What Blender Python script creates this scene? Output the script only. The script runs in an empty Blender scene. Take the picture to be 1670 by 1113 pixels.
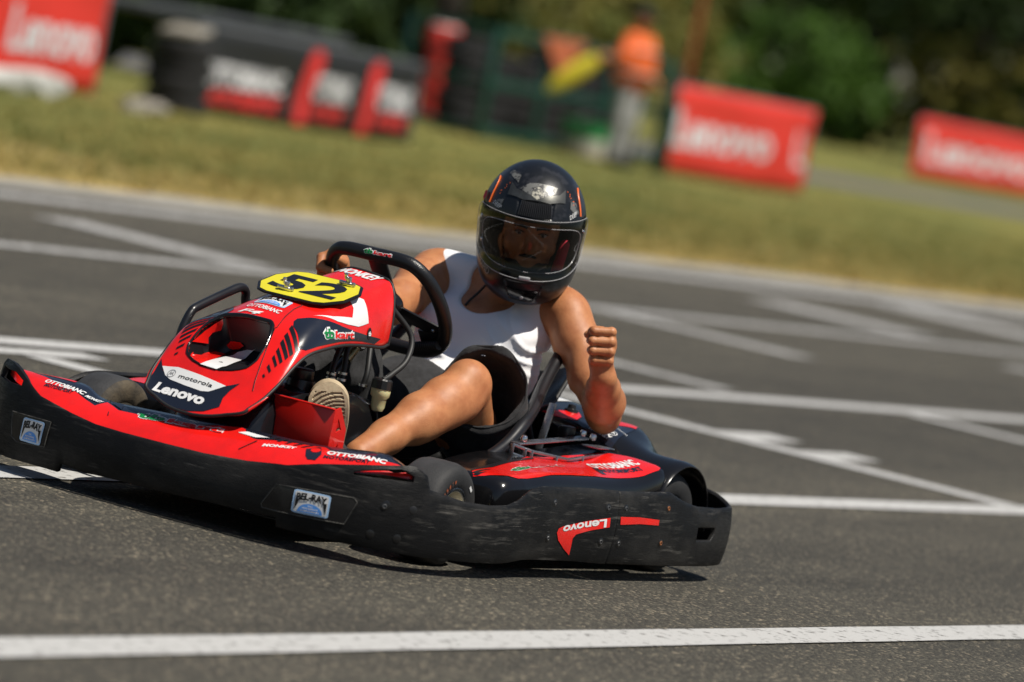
import bpy, bmesh, math, random
import numpy as np
from mathutils import Vector, Matrix
from mathutils.bvhtree import BVHTree
from mathutils.geometry import tessellate_polygon

random.seed(7)
RNG = np.random.default_rng(7)
scene = bpy.context.scene
COL = scene.collection
V = Vector

# ------------------------------------------------------------------ camera
# World frame: kart points along +X, its left side is +Y, ground is z = 0 (metres).
cam_data = bpy.data.cameras.new("camera")
cam = bpy.data.objects.new("camera", cam_data)
COL.objects.link(cam)
scene.camera = cam
cam_data.sensor_width = 36.0
cam_data.lens = 173.6
cam_data.clip_start = 0.5
cam_data.clip_end = 2000.0
CAM_POS = V((10.8676, 6.4599, 1.3299))
CAM_AIM = V((-0.1430, 0.2405, 0.5269))
CAM_ROLL = math.radians(11.64)
_f = (CAM_AIM - CAM_POS).normalized()
_r = _f.cross(V((0, 0, 1))).normalized()
_u = _r.cross(_f)
_R = _r * math.cos(CAM_ROLL) + _u * math.sin(CAM_ROLL)
_U = _u * math.cos(CAM_ROLL) - _r * math.sin(CAM_ROLL)
cam.matrix_world = Matrix(((_R.x, _U.x, -_f.x, CAM_POS.x), (_R.y, _U.y, -_f.y, CAM_POS.y),
                           (_R.z, _U.z, -_f.z, CAM_POS.z), (0, 0, 0, 1)))
cam_data.dof.use_dof = True
cam_data.dof.focus_distance = 12.25
cam_data.dof.aperture_fstop = 2.4
cam_data.dof.aperture_blades = 9

# ------------------------------------------------------------------ light
SUN_EL = math.radians(62)
SUN_H = V((0.06, 0.998, 0)).normalized()         # towards the sun, horizontal
world = bpy.data.worlds.new("World")
scene.world = world
world.use_nodes = True
wn = world.node_tree
sky = wn.nodes.new("ShaderNodeTexSky")
sky.sky_type = 'NISHITA'
sky.sun_disc = False
sky.sun_elevation = SUN_EL
sky.sun_rotation = math.atan2(SUN_H.x, SUN_H.y)
sky.air_density = 1.0
sky.dust_density = 0.6
wn.links.new(sky.outputs[0], wn.nodes["Background"].inputs[0])
wn.nodes["Background"].inputs[1].default_value = 0.05
sun_data = bpy.data.lights.new("sun", 'SUN')
sun_data.energy = 5.0
sun_data.angle = math.radians(0.5)
sun_data.color = (1.0, 0.94, 0.84)
sun = bpy.data.objects.new("sun", sun_data)
COL.objects.link(sun)
_to_sun = V((SUN_H.x * math.cos(SUN_EL), SUN_H.y * math.cos(SUN_EL), math.sin(SUN_EL)))
sun.rotation_euler = _to_sun.to_track_quat('Z', 'Y').to_euler()
sun.location = _to_sun * 30

vs = scene.view_settings
vs.view_transform = 'Standard'
vs.look = 'None'
vs.exposure = 0.22
vs.gamma = 1.0
vs.use_curve_mapping = False
scene.cycles.use_denoising = True
scene.cycles.max_bounces = 8
scene.cycles.transparent_max_bounces = 12

# ------------------------------------------------------------------ materials
def lin(r, g, b):
    return tuple((c / 255 / 12.92) if c / 255 <= 0.04045 else ((c / 255 + 0.055) / 1.055) ** 2.4 for c in (r, g, b)) + (1.0,)

def mat(name, base, rough=0.5, metal=0.0, var=0.0, var_scale=6.0, bump=0.0, bump_scale=60.0, coat=0.0,
        second=None, stretch=(1, 1, 1), rough_var=0.0, spec=0.5, sheen=0.0, sss=0.0, detail=6.0, lo=0.4, hi=0.62):
    m = bpy.data.materials.new(name)
    m.use_nodes = True
    nt = m.node_tree
    b = nt.nodes["Principled BSDF"]
    b.inputs["Roughness"].default_value = rough
    b.inputs["Metallic"].default_value = metal
    b.inputs["Specular IOR Level"].default_value = spec
    if coat:
        b.inputs["Coat Weight"].default_value = coat
        b.inputs["Coat Roughness"].default_value = 0.06
    if sheen:
        b.inputs["Sheen Weight"].default_value = sheen
        b.inputs["Sheen Roughness"].default_value = 0.6
    if sss:
        b.inputs["Subsurface Weight"].default_value = sss
        b.inputs["Subsurface Radius"].default_value = (0.012, 0.005, 0.003)
        b.inputs["Subsurface Scale"].default_value = 1.0
    base = tuple(base) if len(base) == 4 else tuple(base) + (1.0,)
    b.inputs["Base Color"].default_value = base
    tc = nt.nodes.new("ShaderNodeTexCoord")
    mp = nt.nodes.new("ShaderNodeMapping")
    mp.inputs["Scale"].default_value = stretch
    nt.links.new(tc.outputs["Object"], mp.inputs[0])
    if var or second is not None or rough_var:
        n = nt.nodes.new("ShaderNodeTexNoise")
        n.inputs["Scale"].default_value = var_scale
        n.inputs["Detail"].default_value = detail
        n.inputs["Roughness"].default_value = 0.62
        nt.links.new(mp.outputs[0], n.inputs["Vector"])
        if second is not None or var:
            ramp = nt.nodes.new("ShaderNodeMapRange")
            ramp.inputs["From Min"].default_value = lo
            ramp.inputs["From Max"].default_value = hi
            nt.links.new(n.outputs["Fac"], ramp.inputs["Value"])
            mx = nt.nodes.new("ShaderNodeMix")
            mx.data_type = 'RGBA'
            if second is None:
                second = tuple(c * (1 - var) for c in base[:3]) + (1,)
            second = tuple(second) if len(second) == 4 else tuple(second) + (1.0,)
            mx.inputs["A"].default_value = base
            mx.inputs["B"].default_value = second
            nt.links.new(ramp.outputs[0], mx.inputs["Factor"])
            nt.links.new(mx.outputs["Result"], b.inputs["Base Color"])
        if rough_var:
            rr = nt.nodes.new("ShaderNodeMapRange")
            rr.inputs["From Min"].default_value = 0.3
            rr.inputs["From Max"].default_value = 0.7
            rr.inputs["To Min"].default_value = max(0.02, rough - rough_var)
            rr.inputs["To Max"].default_value = min(1.0, rough + rough_var)
            nt.links.new(n.outputs["Fac"], rr.inputs["Value"])
            nt.links.new(rr.outputs[0], b.inputs["Roughness"])
    if bump:
        n2 = nt.nodes.new("ShaderNodeTexNoise")
        n2.inputs["Scale"].default_value = bump_scale
        n2.inputs["Detail"].default_value = 4
        nt.links.new(mp.outputs[0], n2.inputs["Vector"])
        bp = nt.nodes.new("ShaderNodeBump")
        bp.inputs["Strength"].default_value = bump
        bp.inputs["Distance"].default_value = 0.004
        nt.links.new(n2.outputs["Fac"], bp.inputs["Height"])
        nt.links.new(bp.outputs[0], b.inputs["Normal"])
    return m

M = {}
RED = lin(228, 27, 21)
M['red'] = mat('red_gloss_vinyl', RED, 0.26, coat=0.45, rough_var=0.12, var_scale=16, var=0.16, bump=.05, bump_scale=25)
M['navy'] = mat('navy_gloss_vinyl', (0.011, 0.014, 0.024), 0.2, coat=0.5, rough_var=0.06)
M['white_vinyl'] = mat('white_vinyl', (0.72, 0.72, 0.72), 0.3, coat=0.2)
M['black_vinyl'] = mat('black_vinyl', (0.008, 0.008, 0.010), 0.35)
M['grey_vinyl'] = mat('grey_vinyl', (0.22, 0.22, 0.23), 0.4)
M['green_vinyl'] = mat('green_vinyl', (0.006, 0.20, 0.045), 0.3, coat=0.2)
M['blue_vinyl'] = mat('blue_vinyl', (0.10, 0.32, 0.80), 0.35)
M['pale_blue_vinyl'] = mat('pale_blue_vinyl', (0.42, 0.62, 0.88), 0.35)
M['yellow'] = mat('yellow_plate_vinyl', (0.68, 0.60, 0.018), 0.35, coat=0.2, var=0.06)
M['plastic'] = mat('black_moulded_plastic', (0.0085, 0.0085, 0.0092), 0.33, rough_var=0.12, var_scale=25, bump=0.08, bump_scale=180)
M['gloss_black'] = mat('gloss_black_plastic', (0.007, 0.007, 0.008), 0.16, rough_var=0.06, var_scale=20)
M['tyre'] = mat('tyre_rubber', (0.020, 0.020, 0.021), 0.72, var=0.35, var_scale=18, bump=0.25, bump_scale=240)
M['tread'] = mat('tyre_tread_rubber', (0.034, 0.034, 0.036), 0.66, second=(0.020, 0.020, 0.021), var_scale=14, bump=0.2, bump_scale=160)
M['tyre_dirty'] = mat('dusty_tyre_rubber', (0.030, 0.024, 0.017), 0.8, second=(0.075, 0.058, 0.036), var_scale=22, bump=0.3, bump_scale=160)
M['rim'] = mat('gold_wheel_metal', (0.55, 0.52, 0.44), 0.40, metal=0.85, rough_var=0.1)
M['steel'] = mat('bright_steel', (0.66, 0.66, 0.68), 0.24, metal=1.0, rough_var=0.12, var_scale=30)
M['bolt_steel'] = mat('dull_dark_bolt', (0.14, 0.14, 0.145), 0.45, metal=.8, var=.4, var_scale=300)
M['alu'] = mat('aluminium_bracket', (0.36, 0.36, 0.38), 0.30, metal=0.95, rough_var=0.14, var_scale=40)
M['brass'] = mat('zinc_plated_steel', (0.46, 0.38, 0.20), 0.3, metal=0.95, rough_var=0.1)
M['rust'] = mat('rusty_bolt', (0.26, 0.09, 0.025), 0.75, var=0.5, var_scale=200)
M['black_tube'] = mat('black_painted_tube', (0.010, 0.010, 0.012), 0.34, rough_var=0.07, var_scale=12)
M['grip'] = mat('black_wheel_leather', (0.008, 0.008, 0.009), 0.36, bump=0.25, bump_scale=260)
M['hose'] = mat('black_rubber_hose', (0.010, 0.010, 0.010), 0.55)
M['cream_plastic'] = mat('translucent_reservoir_plastic', (0.72, 0.66, 0.36), 0.4, sss=0.3)
M['red_metal'] = mat('red_painted_metal', (0.62, 0.012, 0.008), 0.33, coat=0.2, rough_var=0.08)
M['seat'] = mat('black_seat_shell', (0.010, 0.009, 0.010), 0.28, rough_var=0.12, var_scale=14)
M['sticker_clear'] = mat('clear_sticker_film', (0.012, 0.012, 0.013), 0.2)
M['recess_edge'] = mat('pale_recess_edge', (.10, .095, .085), .6, second=(.012, .012, .012), var_scale=30)  # mottled grey outline, paler than the bumper around it
M['carbon_dust'] = mat('dusty_black_panel', (0.010, 0.010, 0.011), 0.55, second=(0.06, 0.056, 0.05), var_scale=160, lo=0.60, hi=0.75)

def bumper_material():
    m = mat('scuffed_bumper_plastic', (0.008, 0.008, 0.0085), 0.5, spec=0.22)
    nt = m.node_tree
    b = nt.nodes["Principled BSDF"]
    tc = nt.nodes.new("ShaderNodeTexCoord")
    def noise(scale, stretch, detail=6):
        mp = nt.nodes.new("ShaderNodeMapping")
        mp.inputs["Scale"].default_value = stretch
        nt.links.new(tc.outputs["Object"], mp.inputs[0])
        n = nt.nodes.new("ShaderNodeTexNoise")
        n.inputs["Scale"].default_value = scale
        n.inputs["Detail"].default_value = detail
        n.inputs["Roughness"].default_value = 0.65
        nt.links.new(mp.outputs[0], n.inputs["Vector"])
        return n
    def rng(n, a, c, t0=0.0, t1=1.0):
        r = nt.nodes.new("ShaderNodeMapRange")
        r.inputs["From Min"].default_value = a
        r.inputs["From Max"].default_value = c
        r.inputs["To Min"].default_value = t0
        r.inputs["To Max"].default_value = t1
        nt.links.new(n.outputs[0], r.inputs["Value"])
        return r
    def mul(a, c):
        x = nt.nodes.new("ShaderNodeMath"); x.operation = 'MULTIPLY'
        nt.links.new(a.outputs[0], x.inputs[0]); nt.links.new(c.outputs[0], x.inputs[1])
        return x
    area = rng(noise(5, (1, 1, 1.4), 4), 0.44, 0.64)
    haze = rng(noise(3.4, (1, 1, 2.2), 5), 0.48, 0.76, 0.0, 0.16)               # dull rubbed zones
    streak = mul(rng(noise(8, (1.0, 1.0, 11), 6), 0.53, 0.76, 0.0, 0.75), area)  # broad scrapes along the kart
    scratch = mul(rng(noise(17, (0.7, 0.7, 24), 3), 0.66, 0.72, 0.0, 0.9), area)  # sparse thin scratches
    def mxm(p, q):
        x = nt.nodes.new("ShaderNodeMath"); x.operation = 'MAXIMUM'
        nt.links.new(p.outputs[0], x.inputs[0]); nt.links.new(q.outputs[0], x.inputs[1]); return x
    scr = mxm(mxm(haze, streak), scratch)
    mx = nt.nodes.new("ShaderNodeMix"); mx.data_type = 'RGBA'
    mx.inputs["A"].default_value = (0.0055, 0.0055, 0.006, 1)
    mx.inputs["B"].default_value = (0.17, 0.16, 0.145, 1)
    nt.links.new(scr.outputs[0], mx.inputs["Factor"])
    nt.links.new(mx.outputs["Result"], b.inputs["Base Color"])
    rr = rng(noise(40, (1, 1, 8)), 0.35, 0.65, 0.34, 0.62)
    nt.links.new(rr.outputs[0], b.inputs["Roughness"])
    bp = nt.nodes.new("ShaderNodeBump")
    bp.inputs["Strength"].default_value = 0.35
    bp.inputs["Distance"].default_value = 0.003
    nt.links.new(noise(90, (1, 1, 6)).outputs[0], bp.inputs["Height"])
    nt.links.new(bp.outputs[0], b.inputs["Normal"])
    return m
M['bumper'] = bumper_material()

# ------------------------------------------------------------------ mesh helpers
def link(o, parent=None, label=None, cat=None, group=None, kind=None):
    COL.objects.link(o)
    if parent is not None:
        o.parent = parent
    for k, v in (('label', label), ('category', cat), ('group', group), ('kind', kind)):
        if v:
            o[k] = v
    return o

def empty(name, loc, label, cat, group=None, rz=0.0):
    o = bpy.data.objects.new(name, None)
    o.location = loc
    o.rotation_euler = (0, 0, rz)
    o.empty_display_size = 0.2
    return link(o, None, label, cat, group)

def ob(name, verts, faces, material, parent=None, smooth=True, auto=None, **kw):
    me = bpy.data.meshes.new(name)
    me.from_pydata([tuple(v) for v in verts], [], [tuple(int(i) for i in f) for f in faces])
    me.validate()
    me.materials.append(material)
    if smooth:
        me.polygons.foreach_set("use_smooth", [True] * len(me.polygons))
    o = bpy.data.objects.new(name, me)
    link(o, parent, **kw)
    if smooth and auto is not None:
        sharp_edges(me, auto)
    return o

def sharp_edges(me, angle):
    bm = bmesh.new(); bm.from_mesh(me)
    for e in bm.edges:
        if len(e.link_faces) == 2 and e.calc_face_angle(0) > angle:
            e.smooth = False
    bm.to_mesh(me); bm.free()

def from_bm(name, bm, material, parent=None, smooth=True, auto=math.radians(38), **kw):
    bmesh.ops.recalc_face_normals(bm, faces=bm.faces)
    if smooth:
        for f in bm.faces: f.smooth = True
        for e in bm.edges:
            if len(e.link_faces) == 2 and e.calc_face_angle(0) > auto:
                e.smooth = False
    me = bpy.data.meshes.new(name)
    bm.to_mesh(me); bm.free()
    me.materials.append(material)
    o = bpy.data.objects.new(name, me)
    return link(o, parent, **kw)

def grid_faces(nu, nv, close_u=False, close_v=False, skip=None):
    F = []
    for i in range(nu if close_u else nu - 1):
        for j in range(nv if close_v else nv - 1):
            if skip and skip(i, j): continue
            a = i * nv + j; b = ((i + 1) % nu) * nv + j
            c = ((i + 1) % nu) * nv + (j + 1) % nv; d = i * nv + (j + 1) % nv
            F.append((a, b, c, d))
    return F

def orient(verts, faces, out):
    """flip all faces if the mean normal disagrees with out(centroid)."""
    s = 0.0
    for f in faces[::max(1, len(faces) // 200)]:
        p = [V(verts[i]) for i in f]
        n = (p[1] - p[0]).cross(p[2] - p[0])
        c = sum(p, V((0, 0, 0))) / len(p)
        s += n.dot(out(c)) if callable(out) else n.dot(V(out))
    return faces if s >= 0 else [tuple(reversed(f)) for f in faces]

def shell(o, t, bevel=0.0, seg=2, offset=-1.0):
    m = o.modifiers.new("thickness", 'SOLIDIFY'); m.thickness = t; m.offset = offset; m.use_even_offset = False
    if bevel:
        b = o.modifiers.new("edge", 'BEVEL'); b.width = bevel; b.segments = seg
        b.limit_method = 'ANGLE'; b.angle_limit = math.radians(50); b.harden_normals = False
    return o

def frames(path, closed=False):
    P = [V(p) for p in path]; n = len(P); T = []
    for i in range(n):
        a = P[i - 1] if (i > 0 or closed) else P[i]
        b = P[(i + 1) % n] if (i < n - 1 or closed) else P[i]
        T.append((b - a).normalized())
    ref = V((0, 0, 1)) if abs(T[0].z) < 0.9 else V((1, 0, 0))
    N = [(ref - T[0] * ref.dot(T[0])).normalized()]
    for i in range(1, n):
        v = N[-1] - T[i] * N[-1].dot(T[i])
        N.append(v.normalized() if v.length > 1e-6 else N[-1])
    return P, T, N

def tube_geo(path, r, n=10, closed=False, cap=True, base=0, flat=1.0):
    P, T, N = frames(path, closed)
    vs_, fs_ = [], []
    for i, p in enumerate(P):
        ri = r[i] if hasattr(r, '__len__') else r
        B = T[i].cross(N[i])
        for k in range(n):
            a = 2 * math.pi * k / n
            vs_.append(p + N[i] * (math.cos(a) * ri) + B * (math.sin(a) * ri * flat))
    m = len(P)
    for i in range(m if closed else m - 1):
        for k in range(n):
            a = i * n + k; b = i * n + (k + 1) % n
            c = ((i + 1) % m) * n + (k + 1) % n; d = ((i + 1) % m) * n + k
            fs_.append((base + a, base + b, base + c, base + d))
    if cap and not closed:
        fs_.append(tuple(base + k for k in reversed(range(n))))
        fs_.append(tuple(base + (m - 1) * n + k for k in range(n)))
    return vs_, fs_

def tube(name, path, r, material, parent=None, n=12, closed=False, cap=True, flat=1.0, **kw):
    v, f = tube_geo(path, r, n, closed, cap, 0, flat)
    return ob(name, v, f, material, parent, auto=math.radians(50), **kw)

def crom(pts, n=8, closed=False):
    P = np.array(pts, float); m = len(P); out = []
    rng_ = range(m if closed else m - 1)
    for i in rng_:
        if closed:
            p0, p1, p2, p3 = P[i - 1], P[i], P[(i + 1) % m], P[(i + 2) % m]
        else:
            p1, p2 = P[i], P[i + 1]
            p0 = P[i - 1] if i > 0 else 2 * p1 - p2
            p3 = P[i + 2] if i + 2 < m else 2 * p2 - p1
        for t in np.linspace(0, 1, n, endpoint=False):
            out.append(.5 * (2 * p1 + (p2 - p0) * t + (2 * p0 - 5 * p1 + 4 * p2 - p3) * t * t + (3 * p1 - p0 - 3 * p2 + p3) * t ** 3))
    if not closed: out.append(P[-1])
    return [V(p) for p in out]

def lathe(name, prof, origin, axis, material, parent=None, n=40, auto=math.radians(40), close=True, **kw):
    """prof: (radius, distance along axis) list."""
    ax = V(axis).normalized(); o = V(origin)
    ref = V((0, 0, 1)) if abs(ax.z) < 0.9 else V((1, 0, 0))
    a1 = (ref - ax * ref.dot(ax)).normalized(); a2 = ax.cross(a1)
    vs_, fs_ = [], []
    m = len(prof)
    for k in range(n):
        a = 2 * math.pi * k / n
        d = a1 * math.cos(a) + a2 * math.sin(a)
        for r, h in prof:
            vs_.append(o + d * r + ax * h)
    for k in range(n):
        for j in range(m - 1):
            fs_.append((k * m + j, ((k + 1) % n) * m + j, ((k + 1) % n) * m + j + 1, k * m + j + 1))
    bm = bmesh.new()
    bv = [bm.verts.new(v) for v in vs_]
    for f in fs_:
        try: bm.faces.new([bv[i] for i in f])
        except ValueError: pass
    bmesh.ops.remove_doubles(bm, verts=bm.verts, dist=1e-6)
    bmesh.ops.dissolve_degenerate(bm, edges=bm.edges, dist=1e-6)
    return from_bm(name, bm, material, parent, auto=auto, **kw)

def box_bm(size, M4=None, bevel=0.0, seg=2):
    bm = bmesh.new()
    bmesh.ops.create_cube(bm, size=1.0)
    bmesh.ops.scale(bm, vec=size, verts=bm.verts)
    if bevel:
        bmesh.ops.bevel(bm, geom=list(bm.edges), offset=bevel, segments=seg, affect='EDGES', profile=0.5)
    if M4 is not None:
        bmesh.ops.transform(bm, matrix=M4, verts=bm.verts)
    return bm

def box(name, c, size, material, parent=None, bevel=0.004, rot=None, seg=2, **kw):
    M4 = Matrix.Translation(V(c)) @ (rot.to_4x4() if rot is not None else Matrix.Identity(4))
    return from_bm(name, box_bm(size, M4, bevel, seg), material, parent, **kw)

def axes(x, y, z):
    return Matrix(((x[0], y[0], z[0]), (x[1], y[1], z[1]), (x[2], y[2], z[2])))

def bar(name, a, b, w, t, material, parent=None, up=(0, 0, 1), bevel=0.002, **kw):
    a, b = V(a), V(b); d = (b - a); L = d.length; d.normalize()
    u = V(up); s = d.cross(u).normalized(); u = s.cross(d)
    return box(name, (a + b) / 2, (L, w, t), material, parent, bevel, axes(d, s, u), **kw)

def slab(name, poly, frame, t, material, parent=None, bevel=0.0, **kw):
    """poly: 2D outline in frame (o,u,v); thickness t along -normal; front face at frame plane."""
    o, u, v = [V(q) for q in frame]
    n = u.cross(v).normalized()
    bm = bmesh.new()
    vs_ = [bm.verts.new(o + u * p[0] + v * p[1]) for p in poly]
    f = bm.faces.new(vs_)
    r = bmesh.ops.extrude_face_region(bm, geom=[f])
    bmesh.ops.translate(bm, vec=-n * t, verts=[g for g in r['geom'] if isinstance(g, bmesh.types.BMVert)])
    if bevel:
        bmesh.ops.bevel(bm, geom=list(bm.edges), offset=bevel, segments=2, affect='EDGES')
    return from_bm(name, bm, material, parent, **kw)

TG = {}
def target(key, verts, faces):
    TG[key] = BVHTree.FromPolygons([V(v) for v in verts], [tuple(int(i) for i in f) for f in faces])

# ---- flat print laid on surfaces
def text_geo(body, bold=0.0, shear=0.0, spacing=1.0):
    c = bpy.data.curves.new("glyphs", 'FONT')
    c.body = body; c.size = 1.0; c.shear = shear; c.offset = bold; c.space_character = spacing
    c.resolution_u = 3; c.fill_mode = 'BOTH'
    o = bpy.data.objects.new("glyphs", c)
    COL.objects.link(o)
    dg = bpy.context.evaluated_depsgraph_get(); dg.update()
    me = o.evaluated_get(dg).to_mesh()
    vs_ = [(v.co.x, v.co.y) for v in me.vertices]
    fs_ = [tuple(p.vertices) for p in me.polygons]
    o.evaluated_get(dg).to_mesh_clear()
    bpy.data.objects.remove(o); bpy.data.curves.remove(c)
    xs = [p[0] for p in vs_]; ys = [p[1] for p in vs_]
    x0, x1, y0, y1 = min(xs), max(xs), min(ys), max(ys)
    return [((x - x0) / (x1 - x0), (y - y0) / (y1 - y0)) for x, y in vs_], fs_, (x1 - x0) / (y1 - y0)

def lay(name, vs2, fs2, frame, key, off, material, parent, maxlen=0.012, reach=0.12, **kw):
    """drop a flat print, drawn in the plane frame (o,u,v), onto surface key along the plane normal."""
    o, u, v = [V(q) for q in frame]
    n = u.cross(v).normalized()
    bm = bmesh.new()
    bv = [bm.verts.new(o + u * p[0] + v * p[1]) for p in vs2]
    for f in fs2:
        try: bm.faces.new([bv[i] for i in f])
        except ValueError: pass
    bmesh.ops.remove_doubles(bm, verts=bm.verts, dist=1e-6)
    if maxlen:
        bmesh.ops.triangulate(bm, faces=bm.faces)
        for _ in range(6):
            es = [e for e in bm.edges if e.calc_length() > maxlen]
            if not es: break
            bmesh.ops.subdivide_edges(bm, edges=es, cuts=1, use_grid_fill=False)
            bmesh.ops.triangulate(bm, faces=bm.faces)
    if key is not None:
        T = TG[key]
        for w in bm.verts:
            h = T.ray_cast(w.co + n * reach, -n, 2 * reach)
            if h[0] is None:
                h = T.find_nearest(w.co)
            nn = h[1] if h[1].dot(n) > 0 else -h[1]
            w.co = h[0] + nn * off
    else:
        for w in bm.verts: w.co += n * off
    bm.normal_update()
    for f in bm.faces:
        if f.normal.dot(n) < 0: f.normal_flip()
        f.smooth = True
    me = bpy.data.meshes.new(name)
    bm.to_mesh(me); bm.free()
    me.materials.append(material)
    ob_ = bpy.data.objects.new(name, me)
    return link(ob_, parent, **kw)

def text(name, body, a, b, up, h, key, off, material, parent, bold=0.0, shear=0.0, spacing=1.0, maxlen=0.010, **kw):
    """text along a->b (3D, baseline), height h along 'up'."""
    vs2, fs2, asp = text_geo(body, bold, shear, spacing)
    a, b = V(a), V(b); u = b - a
    up = V(up); un = u.normalized(); up = (up - un * up.dot(un)).normalized()
    return lay(name, vs2, fs2, (a, u, up * h), key, off, material, parent, maxlen, **kw)

def poly(name, pts, key, off, material, parent, nrm=None, maxlen=0.014, **kw):
    """closed outline given as 3D points lying near surface key."""
    P = [V(p) for p in pts]
    c = sum(P, V((0, 0, 0))) / len(P)
    if nrm is None:
        n = V((0, 0, 0))
        for i in range(len(P)):
            n += (P[i] - c).cross(P[(i + 1) % len(P)] - c)
        n.normalize()
    else:
        n = V(nrm).normalized()
    ref = V((0, 0, 1)) if abs(n.z) < 0.9 else V((1, 0, 0))
    u = ref.cross(n).normalized(); v = n.cross(u)
    p2 = [((p - c).dot(u), (p - c).dot(v)) for p in P]
    tri = tessellate_polygon([[V((q[0], q[1], 0)) for q in p2]])
    return lay(name, p2, tri, (c, u, v), key, off, material, parent, maxlen, **kw)

def rrect(x0, y0, x1, y1, r, n=5):
    out = []
    for cx, cy, a0 in ((x1 - r, y1 - r, 0), (x0 + r, y1 - r, 90), (x0 + r, y0 + r, 180), (x1 - r, y0 + r, 270)):
        for k in range(n + 1):
            a = math.radians(a0 + 90 * k / n)
            out.append((cx + r * math.cos(a), cy + r * math.sin(a)))
    return out

def fan(p2):
    return tessellate_polygon([[V((q[0], q[1], 0)) for q in p2]])

def circ(cx, cy, rx, ry, n=24, a0=0, a1=360):
    return [(cx + rx * math.cos(math.radians(a0 + (a1 - a0) * k / n)), cy + ry * math.sin(math.radians(a0 + (a1 - a0) * k / n))) for k in range(n + (0 if a1 - a0 == 360 else 1))]

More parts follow.
